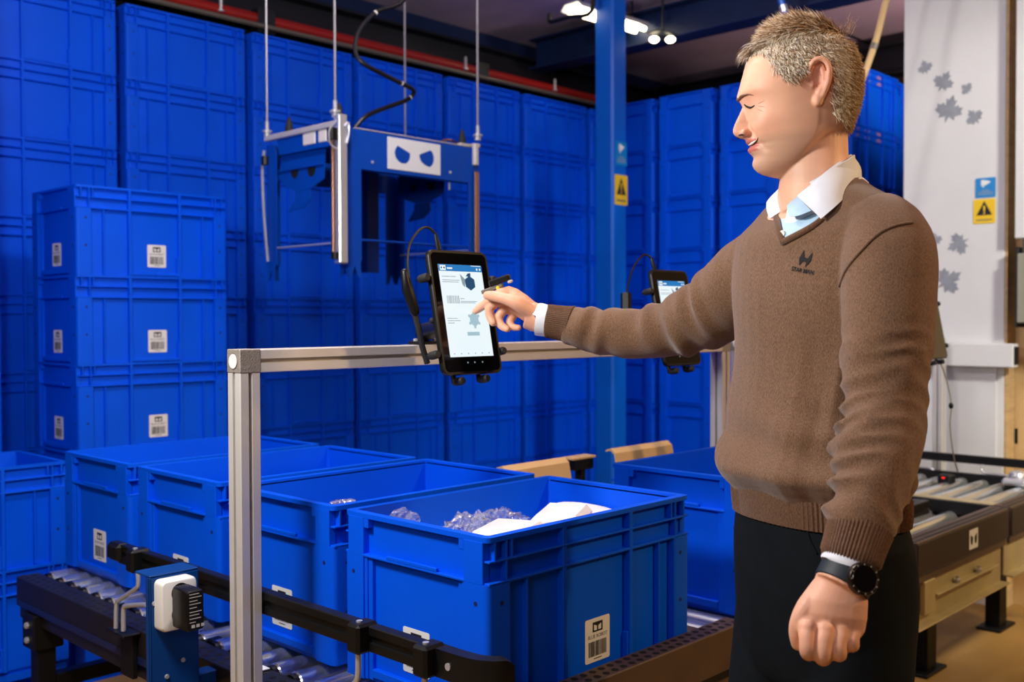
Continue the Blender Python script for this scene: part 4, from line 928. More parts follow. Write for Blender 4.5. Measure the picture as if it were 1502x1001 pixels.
# ------------------------------------------------------------------ the man
import numpy as np
from mathutils.bvhtree import BVHTree
RH = V(_R); FH = V((cos(YAW), sin(YAW), 0)); UP = V((0, 0, 1))
M['skin'] = mat('skin', srgb(230, 176, 144), .48, vary=.10, vscale=17, bump=.06, bscale=420, spec=.4, sss=.12)
M['lip'] = mat('lip_skin', srgb(196, 112, 98), .4, spec=.5)
M['hair_lt'] = mat('hair_greyblond', srgb(228, 212, 184), .5)
M['hair_md'] = mat('hair_ash', srgb(178, 140, 100), .5)
M['hair_dk'] = mat('hair_brown', srgb(116, 78, 46), .5)
M['hair_gr'] = mat('hair_grey', srgb(238, 230, 214), .5)
def knit(name, col, rib=None):
    m = mat(name, col, .9, sheen=.25, spec=.15); nt = m.node_tree; b = nt.nodes['Principled BSDF']
    tc = nt.nodes.new('ShaderNodeTexCoord'); n1 = nt.nodes.new('ShaderNodeTexNoise'); n1.inputs['Scale'].default_value = 760; n1.inputs['Detail'].default_value = 3
    mp = nt.nodes.new('ShaderNodeMapping'); mp.inputs['Scale'].default_value = (1, 1, .35); nt.links.new(tc.outputs['Object'], mp.inputs['Vector']); nt.links.new(mp.outputs[0], n1.inputs['Vector'])
    r = nt.nodes.new('ShaderNodeValToRGB'); r.color_ramp.elements[0].position = .28; r.color_ramp.elements[1].position = .75
    r.color_ramp.elements[0].color = tuple(c*.55 for c in col[:3])+(1,); r.color_ramp.elements[1].color = tuple(min(1, c*1.5) for c in col[:3])+(1,)
    nt.links.new(n1.outputs['Fac'], r.inputs['Fac']); nt.links.new(r.outputs['Color'], b.inputs['Base Color'])
    bp = nt.nodes.new('ShaderNodeBump'); bp.inputs['Strength'].default_value = .35; bp.inputs['Distance'].default_value = .003
    nt.links.new(n1.outputs['Fac'], bp.inputs['Height']); nt.links.new(bp.outputs['Normal'], b.inputs['Normal'])
    return m
M['knit'] = knit('brown_melange_knit', srgb(114, 86, 64))
M['rib'] = knit('brown_rib_knit', srgb(98, 70, 50))
M['shirt'] = mat('shirt_white', srgb(226, 230, 236), .75, vary=.02, vscale=60, bump=.05, bscale=700, sheen=.1)
M['shirtblue'] = mat('shirt_pale_blue', srgb(176, 206, 226), .75, vary=.03, vscale=60)
M['trouser'] = mat('navy_cloth', srgb(11, 17, 22), .85, vary=.2, vscale=30, bump=.1, bscale=500, spec=.2)
M['shoe'] = mat('black_leather', srgb(16, 15, 15), .35)
M['strap'] = mat('watch_strap', srgb(20, 32, 38), .55)
M['bezel'] = mat('watch_bezel', srgb(60, 52, 44), .3, .8)
M['teeth'] = mat('teeth', srgb(240, 234, 222), .3)
M['lash'] = mat('dark_lash', srgb(40, 26, 20), .7)

def remesh(mb, voxel, it, name, mats, fac=.5):
    me = mb.mesh(name, mats, 180); ob = bpy.data.objects.new(name, me); COL.objects.link(ob)
    r = ob.modifiers.new('r', 'REMESH'); r.mode = 'VOXEL'; r.voxel_size = voxel; r.use_smooth_shade = True
    if it: s = ob.modifiers.new('s', 'SMOOTH'); s.iterations = it; s.factor = fac
    dg = bpy.context.evaluated_depsgraph_get(); out = bpy.data.meshes.new_from_object(ob.evaluated_get(dg))
    bpy.data.objects.remove(ob); out.name = name
    out.polygons.foreach_set('use_smooth', [True]*len(out.polygons)); return out
def link(name, me, parent=None):
    o = bpy.data.objects.new(name, me); COL.objects.link(o)
    if parent is not None: o.parent = parent
    return o
def bvh_of(me):
    return BVHTree.FromPolygons([v.co.copy() for v in me.vertices], [tuple(p.vertices) for p in me.polygons])
def hit(bv, x, y, lift=.002):
    r = _ray(x, y).normalized(); h = bv.ray_cast(CAM, r)
    return None if h[0] is None else h[0]-r*lift

# --- torso section: his left is S_, his front is N_
S_ = (RH*.45-FH*.89).normalized(); N_ = (RH*-.89-FH*.45).normalized()
DT = 1.65
def tring(x, y, a, bf, bb, n=44, e=.88, d=DT):
    c = PX(x, y, d); out = []
    for k in range(n):
        t = 2*pi*k/n; ct, st = cos(t), sin(t)
        f = lambda q: math.copysign(abs(q)**e, q)
        out.append(c+S_*(a*f(ct))+N_*((bf if st > 0 else bb)*f(st)))
    return out
TORSO = [(1206, 266, .060, .040, .060), (1206, 280, .082, .046, .070), (1207, 297, .116, .054, .084), (1209, 318, .146, .068, .097), (1211, 345, .172, .098, .108), (1212, 385, .178, .108, .114), (1212, 440, .176, .113, .115), (1210, 520, .170, .107, .110),
         (1205, 580, .168, .110, .110), (1201, 630, .168, .120, .110), (1198, 668, .171, .131, .110), (1197, 690, .171, .135, .110), (1198, 703, .167, .128, .108), (1200, 714, .159, .117, .102), (1203, 724, .154, .110, .097)]
def smooth_table(T, n=5):
    out = []
    for i in range(len(T)-1):
        for k in range(n):
            t = k/n; P0 = T[max(i-1, 0)]; P1_ = T[i]; P2_ = T[i+1]; P3_ = T[min(i+2, len(T)-1)]
            out.append(tuple(.5*((2*b)+(c-a)*t+(2*a-5*b+4*c-d)*t*t+(3*b-a-3*c+d)*t**3) for a, b, c, d in zip(P0, P1_, P2_, P3_)))
    out.append(T[-1]); return out
def arm(mb, path, folds=None, n=7, seg=40, up=None, cap=True):
    """path: (x, y, d, r); folds(s, angle) scales the radius"""
    T = smooth_table(path, n); pts = [PX(a, b, c) for a, b, c, r in T]; N = len(pts)
    u = V(up) if up is not None else -FH; rings = []
    L = 0; Ls = [0]
    for i in range(1, N): L += (pts[i]-pts[i-1]).length; Ls.append(L)
    for i in range(N):
        t = (pts[min(i+1, N-1)]-pts[max(i-1, 0)]).normalized(); u = (u-t*u.dot(t)).normalized(); w = t.cross(u)
        rings.append([pts[i]+(u*cos(q)+w*sin(q))*(T[i][3]*(1+(folds(Ls[i]/L, q, pts[i]+(u*cos(q)+w*sin(q))*T[i][3]) if folds else 0))) for q in [k*2*pi/seg for k in range(seg)]])
    mb.loft(rings); return Ls, L
def sst(a, b, x): t = max(0, min(1, (x-a)/(b-a))); return t*t*(3-2*t)
L_ARM = [(1283, 318, 1.545, .045), (1297, 345, 1.515, .060), (1304, 380, 1.49, .066), (1304, 430, 1.475, .0655), (1302, 490, 1.46, .062), (1299, 545, 1.45, .0575), (1298, 595, 1.44, .0555), (1292, 645, 1.42, .0555), (1281, 695, 1.40, .0525), (1271, 738, 1.385, .048), (1263, 768, 1.375, .045), (1260, 782, 1.372, .040)]
R_ARM = [(1140, 372, 1.76, .060), (1108, 400, 1.80, .070), (1078, 430, 1.835, .0715), (1040, 459, 1.88, .0655), (1000, 476, 1.925, .0590), (960, 488, 1.965, .0505), (920, 489, 1.99, .0480), (885, 487, 2.01, .0450), (858, 483, 2.022, .0425), (842, 478, 2.03, .039), (832, 475, 2.034, .034)]
def fold_l(s, q, p):
    a = .02+.32*sst(.36, .50, s)*(.7+.5*noise.noise(p*13))*(1-sst(.955, 1.0, s))
    w = noise.noise(p*9)*1.6
    v = sin(s*44+2.1*sin(q+.6)+w*2.2)*.62+sin(s*67-2.4*sin(q-.4)+2+w*3)*.38
    v = (1-abs(v)**.7)*1.6-.6
    return a*v*(.6+.4*cos(q-2.4+3*noise.noise(p*5)))+.02*noise.noise(p*7)
def fold_r(s, q, p):
    a = .02+.15*sst(.22, .40, s)*(1-.5*sst(.6, .75, s))+.03*sst(.84, .93, s)
    w = noise.noise(p*8+V((5, 0, 0)))*1.5
    v = sin(s*40+1.2*sin(q-.5)+w*2.2)*.6+sin(s*63-1.5*sin(q+.9)+w*3)*.4
    return a*v*(.6+.4*sin(q*1.0+1+2*noise.noise(p*5)))+.02*noise.noise(p*6)

def gauss(d, s): return math.exp(-(d*d)/(2*s*s))
# --- sweater
sw = MB()
tt = smooth_table(TORSO, 6)
rings = []
for (x, y, a, bf, bb) in tt:
    rr = tring(x, y, a, bf, bb); z_ = sst(430, 620, y)
    o = []
    c = PX(x, y, DT)
    for k, p in enumerate(rr):
        dr = (p-c).normalized(); th = 2*pi*k/len(rr)
        v = .0045*sst(380, 480, y)*sin(th*9+noise.noise(p*4)*5)*z_*(.4+.6*sst(500, 690, y))+.008*noise.noise(p*6)*sst(330, 420, y)
        v += .004*sin(y*.09+3*noise.noise(p*5)+th*2)*sst(560, 640, y)*(1-sst(690, 712, y))
        v += -.016*gauss(th-.62-.0012*(y-560), .13)*sst(440, 560, y)*(1-sst(650, 692, y))-.008*gauss(th-1.05+.001*(y-560), .11)*sst(470, 540, y)*(1-sst(640, 690, y))+.006*gauss(th-.84, .12)*sst(460, 560, y)*(1-sst(650, 692, y))
        v += -.010*gauss(th-.30, .16)*sst(350, 400, y)*(1-sst(470, 540, y))
        o.append(p+dr*v)
    rings.append(o)
sw.loft(rings)
arm(sw, L_ARM, fold_l, 9); arm(sw, R_ARM, fold_r, 9)
sw_me = remesh(sw, .0034, 2, 'sweater', [M['knit']], .5)

# --- bare body: head, neck, trunk, limbs, hands; all fused to one surface
bd = MB()
K = DT/FPX; HX, HY = 1172., 150.
H0 = PX(HX, HY, DT)
def HP(f, l, z): return H0-RH*f-FH*l+UP*z
tabF = np.array([(46, 1176), (49, 1162), (54, 1147), (62, 1131), (72, 1116), (80, 1106), (88, 1098.5), (100, 1092.5), (115, 1088), (130, 1085.5), (141, 1084.5), (150, 1087), (158, 1090), (170, 1094), (182, 1096.5), (192, 1097.5), (202, 1098.5), (212, 1100), (222, 1103), (232, 1106), (240, 1107.5), (247, 1109.5), (252, 1113), (256, 1120), (259, 1130), (261, 1140)])
tabB = np.array([(46, 1178), (49, 1200), (54, 1214), (62, 1227), (72, 1237), (85, 1245), (100, 1250), (115, 1252), (130, 1252), (145, 1250), (160, 1246), (175, 1241), (190, 1237), (198, 1230), (208, 1206), (220, 1189), (235, 1174), (248, 1160), (256, 1152), (261, 1146)])
tabW = np.array([(46, 4), (49, 26), (54, 42), (62, 54), (72, 63), (85, 70), (100, 74), (115, 76), (130, 76.5), (145, 75), (160, 72.5), (175, 69), (190, 65.5), (205, 62), (218, 57), (230, 50.5), (240, 43), (248, 34), (254, 25), (259, 14), (261, 6)])
tabC = np.array([(46, 1175), (100, 1176), (150, 1181), (190, 1183), (210, 1178), (230, 1164), (250, 1150), (261, 1145)])
tabN = np.array([(46, 2.0), (90, 2.2), (130, 2.35), (160, 2.2), (190, 2.05), (215, 1.9), (240, 1.9), (261, 2.0)])
def gauss(d, s): return math.exp(-(d*d)/(2*s*s))
zy = lambda y: (HY-y)*K
def head_pt(y, ph):
    F = (HX-np.interp(y, tabF[:, 0], tabF[:, 1]))*K; B = (HX-np.interp(y, tabB[:, 0], tabB[:, 1]))*K; C = (HX-np.interp(y, tabC[:, 0], tabC[:, 1]))*K
    W = np.interp(y, tabW[:, 0], tabW[:, 1])*.001; n = np.interp(y, tabN[:, 0], tabN[:, 1]); c, s = cos(ph), sin(ph)
    e = 2/n if c > 0 else 2/2.3
    f = C+((F-C)*abs(c)**e if c > 0 else (B-C)*abs(c)**e); l = math.copysign(W*abs(s)**e, s); z = zy(y)
    if c > .0:
        al = abs(l); g = lambda yy, ll, sl, sz: gauss(al-ll, sl)*gauss(z-zy(yy), sz)
        df = .0032*g(141, .019, .012, .006)-.0078*g(153, .030, .0125, .0085)+.0050*g(155, .0305, .0095, .0062)
        df += .0042*g(180, .043, .014, .012)+.0062*g(194, .035, .011, .010)-.0015*g(112, .0, .03, .01)
        # laugh line
        y1, l1, y2, l2 = 193, .0165, 224, .029; tq = max(0, min(1, (y-y1)/(y2-y1))); df -= .0040*gauss(al-(l1+(l2-l1)*tq), .0034)*(1 if y1-4 < y < y2+5 else 0)*sst(188, 197, y)*(1-sst(220, 230, y))
        df += .0056*g(207.5, 0, .0150, .0042)+.0060*g(220.5, 0, .0135, .0046)-.0058*g(214, 0, .0200, .0019)-.0022*g(230.5, 0, .013, .0034)+.0042*g(243, 0, .0140, .0075)
        dl = .0030*g(180, .047, .014, .012)+.0022*g(200, .042, .013, .014)
        f += df; l += math.copysign(dl, l)
    return f, l, z
YS = [46+1.15*i for i in range(188)]; NP = 120
bd.loft([[HP(*head_pt(min(y, 261), 2*pi*k/NP)) for k in range(NP)] for y in YS])
# nose
nose_t = [(152, 1096, 5), (158, 1088.5, 6.5), (166, 1085, 7.4), (174, 1081, 8.2), (182, 1077.3, 9.8), (188, 1075.2, 12.2), (193, 1074.6, 14.8), (197, 1076.2, 15.6), (200.5, 1080.5, 14.6), (203, 1088, 12), (205, 1097, 8)]
nr = []
for y, x, w in smooth_table(nose_t, 4):
    f0 = (HX-x)*K; fb = (HX-1112)*K; w *= .001; r = []
    for k in range(24):
        a = 2*pi*k/24; c, s = cos(a), sin(a)
        f = fb+(f0-fb)*abs(c)**.95 if c > 0 else fb-.004*abs(c)
        taper = .62+.38*(1-max(0, c))**.8 if y > 180 else 1
        r.append(HP(f, w*math.copysign(abs(s)**.9, s)*taper, zy(y)))
    nr.append(r)
bd.loft(nr)
for sg in (1, -1):
    bd.ball(HP((HX-1090.5)*K, sg*.0112, zy(196.5)), .0075, 14, (1.15, .8, .85))       # wings of the nose
    Z1 = lambda x, y, o: HP((HX-(1040+x/2.78))*K, sg*(.0715+o), zy(y/2.78))
    bd.tube(smooth_path([Z1(366, 372, .001), Z1(354, 340, .006), Z1(360, 308, .010), Z1(384, 294, .013), Z1(408, 304, .015), Z1(422, 335, .016), Z1(421, 375, .014), Z1(413, 408, .010), Z1(402, 436, .006)], 5), [.0036]*9+[.0044]*32, 10, True)
    bd.tube(smooth_path([Z1(398, 322, .006), Z1(407, 355, .008), Z1(404, 395, .007), Z1(391, 418, .005)], 5), .0042, 10, True)
    mx = Matrix((tuple(-RH), tuple(-FH), tuple(UP))).transposed()
    bd.ball(Z1(388, 372, -.006), .014, 16, (.95, .5, 1.9), mx); bd.ball(Z1(389, 448, .004), .0088, 14, (.9, .6, 1.15), mx); bd.ball(Z1(366, 388, .002), .0055, 12, (.8, .8, 1.2), mx)
# neck
bd.loft([[PX(x, y, DT)+(-RH*cos(t)*a-FH*sin(t)*b) for t in [k*2*pi/40 for k in range(40)]] for x, y, a, b in smooth_table([(1200, 165, .045, .050), (1200, 190, .045, .046), (1197, 215, .0490, .0480), (1195, 240, .0520, .0525), (1196, 265, .0555, .0595), (1200, 290, .064, .068), (1206, 312, .07, .09)], 4)])
# trunk and limbs under the clothes
bd.loft([[PX(x, y, DT)+(p-PX(x, y, DT))*.86 for p in tring(x, y, a, bf, bb)] for (x, y, a, bf, bb) in smooth_table([(1205, 300, .10, .07, .075)]+TORSO[4:10]+[(1200, 700, .158, .110, .100), (1204, 770, .148, .104, .090), (1206, 850, .13, .09, .09)], 4)])
shr = lambda P, k: [(a, b, c, r*k) for a, b, c, r in P]
LW = [(1258, 795, 1.366, .034), (1248, 822, 1.358, .0305), (1238, 846, 1.350, .0298), (1230, 862, 1.346, .032)]
RW = [(820, 473, 2.038, .0285), (803, 471, 2.043, .0268), (790, 469, 2.047, .0262), (778, 463, 2.052, .029)]
arm(bd, shr(L_ARM, .80)[:-1]+LW, None, 6, 28); arm(bd, shr(R_ARM, .80)[:-1]+RW, None, 6, 28)
HIP = {}
for sg in (1, -1):
    h = PX(1205, 800, DT)+S_*(.078*sg); k_ = V((h.x, h.y, .50))+N_*.02; a_ = V((h.x, h.y, .09))-N_*.01
    HIP[sg] = (h, k_, a_)
    bd.tube(smooth_path([h-UP*.02, h-UP*.12, k_+UP*.1, k_, k_-UP*.14, a_+UP*.08, a_], 4), [.06]*5+[.066]*4+[.06]*4+[.052]*4+[.05]*4+[.04]*3+[.036], 20)
    bd.tube([a_-UP*.02, a_-UP*.045+N_*.08, a_-UP*.06+N_*.16], [.038, .036, .024], 14, True)
# near hand: hanging, loosely closed, back of the hand towards us
def finger(pts, rad): bd.tube(smooth_path(pts, 5), list(np.interp(np.linspace(0, 1, (len(pts)-1)*5+1), np.linspace(0, 1, len(rad)), rad)), 14, True)
Q = lambda x, y, d: PX(1050+x/3.327, 700+y/3.327, d)
pr = []
for x, y, d, w, th, lean in ((632, 440, 1.353, .0305, .021, 0), (610, 520, 1.348, .0320, .0205, .0), (592, 600, 1.342, .0375, .0195, .0), (578, 670, 1.339, .0405, .0175, .0), (568, 735, 1.340, .0405, .0150, 0), (565, 765, 1.345, .037, .0115, 0)):
    c = Q(x, y, d); ax = (RH*.985+UP*-.10-FH*.10).normalized(); nn = (-FH*.96+RH*.25).normalized(); pr.append([c+ax*(w*math.copysign(abs(cos(t))**.8, cos(t)))+nn*(th*sin(t)) for t in [k*2*pi/28 for k in range(28)]])
bd.loft(pr)
for (mx_, my_), (px_, py_), r, dd in (((447, 735), (450, 862), .0112, 0), ((536, 742), (522, 886), .0115, -.003), ((610, 742), (598, 868), .0109, -.001), ((676, 738), (662, 826), .0098, .003)):
    finger([Q(mx_+6, my_-60, 1.349+dd), Q(mx_, my_+8, 1.3335+dd), Q((mx_+px_)/2-3, (my_+py_)/2, 1.326+dd), Q(px_, py_-14, 1.327+dd), Q(px_+4, py_-6, 1.347+dd), Q(px_+8, py_-45, 1.362+dd), Q(px_+10, py_-85, 1.365+dd)], [r*.95, r*1.08, r*.93, r*1.0, r*.95, r*.88, r*.75])
    bd.ball(Q(mx_, my_+2, 1.3325+dd), r*1.05, 12)
finger([Q(520, 545, 1.358), Q(446, 640, 1.350), Q(405, 705, 1.348), Q(396, 765, 1.352), Q(399, 815, 1.357)], [.016, .0150, .0115, .0108, .0088])
# reaching hand
Z7 = lambda x, y, d: PX(580+x/4.17, 330+y/4.17, d)
pr = []
for x, y, d, w, th, sl in ((905, 572, 2.046, .0262, .0225, .1), (870, 560, 2.049, .0272, .0215, .1), (820, 525, 2.054, .0330, .0205, .12), (765, 490, 2.061, .0355, .019, .15), (715, 465, 2.070, .0330, .0165, .2), (680, 462, 2.079, .0285, .013, .22)):
    c = Z7(x, y, d); ax = (UP*.86+RH*-.28-FH*.42).normalized(); tn = (PX(700, 450, 2.08)-PX(790, 469, 2.047)).normalized(); nn = ax.cross(tn).normalized()
    pr.append([c+ax*(w*math.copysign(abs(cos(t))**.82, cos(t)))+nn*(th*sin(t)) for t in [k*2*pi/28 for k in range(28)]])
bd.loft(pr)
tn_ = V((0, -cos(radians(11)), sin(radians(11))))
def on_screen(x, y, lift): r = _ray(x, y); return CAM+r*(((T1c+tn_*lift)-CAM).dot(tn_)/r.dot(tn_))
TIP = on_screen(697.5, 456.5, .0098)
finger([Z7(715, 425, 2.058), Z7(655, 418, 2.056), Z7(610, 440, 2.066), Z7(560, 475, 2.080), TIP.lerp(Z7(560, 475, 2.080), .35), TIP], [.0115, .0112, .0102, .0098, .0088, .0070])
finger([Z7(690, 462, 2.076), Z7(622, 472, 2.072), Z7(578, 512, 2.075), Z7(580, 560, 2.074), Z7(597, 600, 2.067)], [.0108, .0106, .0098, .0092, .0074])
finger([Z7(700, 505, 2.082), Z7(655, 530, 2.080), Z7(632, 575, 2.078), Z7(650, 617, 2.070), Z7(684, 638, 2.060)], [.0104, .0100, .0092, .0086, .0070])
finger([Z7(730, 540, 2.086), Z7(708, 575, 2.088), Z7(700, 603, 2.086), Z7(720, 626, 2.080), Z7(752, 630, 2.072)], [.0092, .0090, .0082, .0076, .0064])
finger([Z7(815, 530, 2.036), Z7(745, 480, 2.026), Z7(680, 455, 2.030), Z7(615, 438, 2.040), Z7(563, 432, 2.052)], [.0165, .0150, .0118, .0112, .0092])
body_me = remesh(bd, .0020, 3, 'person', [M['skin'], M['lip']], .45)
# lips take the second skin tone
Hi = lambda p: ((p-H0).dot(-RH), (p-H0).dot(-FH), (p-H0).z)
for p in body_me.polygons:
    f, l, z = Hi(p.center); y = HY-z/K
    if f > (HX-1110)*K and abs(l) < .021 and 204.2+30*abs(l) < y < 224.5-150*abs(l)*.6: p.material_index = 1
nV = len(body_me.vertices); co = np.empty(nV*3, dtype=np.float32); body_me.vertices.foreach_get('co', co); co = co.reshape(-1, 3)-np.array(H0, dtype=np.float32)
lf_, ll_, lz_ = co @ np.array(-RH, dtype=np.float32), co @ np.array(-FH, dtype=np.float32), co[:, 2]
px_, py_ = HX-lf_/K, HY-lz_/K
head_m = (py_ < 275) & (np.abs(ll_) < .12) & (np.abs(lf_) < .14)
st = lambda a, b, x: np.clip((x-a)/(b-a), 0, 1)
stub = st(200, 216, py_+.12*(px_-1110))*(1-st(250, 268, py_-.35*(px_-1125)))*(1-st(1160, 1190, px_))*head_m
stub = np.maximum(stub, np.exp(-((py_-204)/4)**2)*np.exp(-(ll_/.02)**2)*(px_ < 1106)*head_m*.8)
gz = lambda x, y, s: np.exp(-(((px_-x)**2+(py_-y)**2)/(2*s*s)))*head_m
red = np.clip(gz(1180, 132, 16)*1.0*(np.abs(ll_) > .068)+gz(1078, 194, 7)*.6+gz(1108, 186, 13)*.45+gz(1096, 152, 7)*.45, 0, 1)
hand = (py_ > 400) & (np.abs(ll_) < 5); red = np.where(hand, .28, red)
for nm, arr in (('stubble', stub), ('flush', red)):
    at = body_me.attributes.new(nm, 'FLOAT', 'POINT'); at.data.foreach_set('value', arr.astype(np.float32))
nt = M['skin'].node_tree; bs = nt.nodes['Principled BSDF']; src = bs.inputs['Base Color'].links[0].from_socket
for nm, colr, k_ in (('flush', (.62, .22, .15, 1), .55), ('stubble', (.36, .24, .17, 1), .42)):
    an = nt.nodes.new('ShaderNodeAttribute'); an.attribute_name = nm; ml = nt.nodes.new('ShaderNodeMath'); ml.operation = 'MULTIPLY'; ml.inputs[1].default_value = k_
    mxn = nt.nodes.new('ShaderNodeMix'); mxn.data_type = 'RGBA'; nt.links.new(an.outputs['Fac'], ml.inputs[0]); nt.links.new(ml.outputs[0], mxn.inputs['Factor'])
    ci = [i for i in mxn.inputs if i.type == 'RGBA']; nt.links.new(src, ci[0]); ci[1].default_value = colr; src = [o for o in mxn.outputs if o.type == 'RGBA'][0]
nt.links.new(src, bs.inputs['Base Color'])
man = link('person', body_me)
tag(man, 'man in brown V-neck sweater over white shirt, reaching out and tapping the large tablet', 'person')
sweater = link('sweater', sw_me, man); sweater['label'] = 'brown melange V-neck sweater'
BV = bvh_of(sw_me); BB = bvh_of(body_me)
def hits(bv, pts, lift): return [h for h in (hit(bv, x, y, lift) for x, y in pts) if h is not None]
# rib hem, cuffs
def ribband(path, nrib, name, seg=None, amp=.0011):
    """path: list of rings; fluted"""
    m = MB(); rr = []
    for ring_ in path:
        c = sum(ring_, V())/len(ring_); n = len(ring_); out = []
        for k, p in enumerate(ring_): out.append(p+(p-c).normalized()*(amp if k % 2 else -amp))
        rr.append(out)
    m.loft(rr, True, True); return m.build(name, M['rib'], sweater, angle=60)
ribband([tring(x, y, a, bf, bb, 240) for x, y, a, bf, bb in ((1200, 711, .154, .111, .098), (1202, 722, .1575, .1145, .100), (1203, 745, .1565, .1135, .0995), (1203, 757, .155, .112, .098), (1203, 758.5, .149, .106, .093))], 0, 'hem_rib')
def cuff(path, name, n=110):
    T = smooth_table(path, 3); pts = [PX(a, b, c) for a, b, c, r in T]; u = -FH; rr = []
    for i in range(len(T)):
        t = (pts[min(i+1, len(T)-1)]-pts[max(i-1, 0)]).normalized(); u = (u-t*u.dot(t)).normalized(); w = t.cross(u)
        rr.append([pts[i]+(u*cos(k*2*pi/n)+w*sin(k*2*pi/n))*T[i][3] for k in range(n)])
    return ribband(rr, 0, name, amp=.0008)
cuff([(1262, 774, 1.373, .043), (1258, 786, 1.369, .0415), (1251, 808, 1.362, .0400), (1247.5, 819, 1.358, .0392), (1247, 820.5, 1.358, .035)], 'cuff')
cuff([(838, 477, 2.032, .0375), (828, 475, 2.036, .0345), (812, 472.5, 2.041, .0330), (803.5, 471, 2.044, .0325), (802.5, 471, 2.044, .029)], 'cuff')
def shirtcuff(path, name):
    m = MB(); T = smooth_table(path, 3); pts = [PX(a, b, c) for a, b, c, r in T]; u = -FH; rr = []
    for i in range(len(T)):
        t = (pts[min(i+1, len(T)-1)]-pts[max(i-1, 0)]).normalized(); u = (u-t*u.dot(t)).normalized(); w = t.cross(u)
        rr.append([pts[i]+(u*cos(k*2*pi/40)+w*sin(k*2*pi/40))*T[i][3] for k in range(40)])
    m.loft(rr); return m.build(name, M['shirt'], man)
shirtcuff([(1252, 806, 1.362, .0370), (1246, 824, 1.356, .0362), (1243, 833, 1.354, .0352), (1242.5, 834, 1.354, .030)], 'shirt_cuff')
shirtcuff([(812, 472.5, 2.041, .0300), (800, 470.5, 2.045, .0318), (789, 468.5, 2.048, .0325), (788, 468.5, 2.048, .0275)], 'shirt_cuff')
# V-neck: shirt front laid into the opening, its rib edge, chest emblem, armhole seams
def patch(rows, mt, name, parent, bv, lift):
    m = MB(); g = [[hit(bv, x, y, lift) for x, y in r] for r in rows]
    n = len(g[0]); vs = [p for r in g for p in r]; fs = []
    ok = lambda *i: all(vs[k] is not None for k in i)
    for i in range(len(g)-1):
        for j in range(n-1):
            q = (i*n+j, i*n+j+1, (i+1)*n+j+1, (i+1)*n+j)
            if ok(*q): fs.append(q)
    vs = [v if v is not None else V() for v in vs]; m.add(vs, fs); return m.build(name, mt, parent, angle=180)
lerp2 = lambda a, b, t: (a[0]+(b[0]-a[0])*t, a[1]+(b[1]-a[1])*t)
VL = [(1143, 300), (1144, 318), (1145, 334), (1148.5, 349)]; VR = [(1212, 300), (1202, 318), (1184, 333), (1150.5, 349)]
sm = lambda P: [tuple(q)[:2] for q in smooth_path([(a, b, 0) for a, b in P], 6)]
vl, vr = sm(VL), sm(VR)
patch([[lerp2(a, b, k/14) for k in range(15)] for a, b in zip(vl, vr)], M['shirtblue'], 'shirt_front', man, BV, .0015)
def edge_tube(pts, r, mt, name, parent, bv=None, lift=.001, seg=10):
    P_ = hits(bv or BV, sm(pts), lift); m = MB(); m.tube(P_, r, seg, True); return m.build(name, mt, parent, angle=60)
edge_tube([(1203, 325), (1195, 331), (1185, 337), (1168, 346), (1150, 355)], .0058, M['rib'], 'neck_rib', sweater)
edge_tube([(1139, 318), (1141, 328), (1144, 340), (1149, 355)], .0058, M['rib'], 'neck_rib', sweater)
edge_tube([(1338, 327), (1318, 330), (1299, 337), (1283, 348), (1270, 361), (1252, 381), (1240, 398), (1231, 420)], .0022, M['rib'], 'armhole_seam', sweater)
# emblem on the chest: small crown of spikes over two short words
c0 = hit(BV, 1179, 388, .0012)
nrm = BV.find_nearest(c0)[1]; ex = UP.cross(nrm).normalized(); ex = (ex-UP*.20).normalized(); ex = (ex-nrm*ex.dot(nrm)).normalized(); ey = nrm.cross(ex).normalized()
def onchest(vs):
    out = []
    for v in vs:
        h = BV.ray_cast(v+nrm*.03, -nrm); out.append(h[0]+nrm*.0012 if h[0] is not None else v)
    return out
m = MB(); o_ = c0+ey*.006
MK = [(-.0075, -.008), (-.0098, .002), (-.0048, .0135), (-.0026, .0045), (.0036, .0030), (.0092, .0125), (.0096, .0010), (.0026, -.0095), (.0034, -.0025), (-.0026, -.0012)]
m.add(onchest([o_+ex*p[0]*1.15+ey*p[1]*1.15 for p in MK]), [tuple(range(10))])
vs, fs = text_mb('STAR MAN', .0090, o_-ey*.0185, ex, ey, .001, bold=.0002); m.add(onchest(vs), fs); m.build('chest_emblem', M['hole'], sweater, angle=180)
# collar: stand, near leaf, far leaf
def sheet2(rows, th, mt, name, parent):
    """grid of points given thickness towards the neck axis"""
    m = MB(); A = [[V(p) for p in r] for r in rows]; ax = PX(1198, 262, DT)
    B = [[p+(V((ax.x, ax.y, p.z))-p).normalized()*th for p in r] for r in A]
    n, w = len(A), len(A[0]); vs = [p for r in A for p in r]+[p for r in B for p in r]; fs = []; o = n*w
    for i in range(n-1):
        for j in range(w-1):
            a = i*w+j; fs.append((a, a+1, a+w+1, a+w)); fs.append((o+a, o+a+w, o+a+w+1, o+a+1))
    for i in range(n-1):
        for j in (0, w-1): a = i*w+j; fs.append((a, a+w, o+a+w, o+a))
    for j in range(w-1):
        for i in (0, n-1): a = i*w+j; fs.append((a, a+1, o+a+1, o+a))
    m.add(vs, fs); return m.build(name, mt, parent, angle=50)
def grid(top, bot, n=7, bulge=.006):
    T_ = smooth_path([PX(*p) for p in top], 7); B_ = smooth_path([PX(*p) for p in bot], 7); ax = PX(1198, 262, DT); rows = []
    for i in range(n):
        t = i/(n-1); r = []
        for a, b in zip(T_, B_):
            p = a.lerp(b, t); o = (p-V((ax.x, ax.y, p.z))).normalized(); r.append(p+o*(bulge*sin(pi*t)))
        rows.append(r)
    return rows
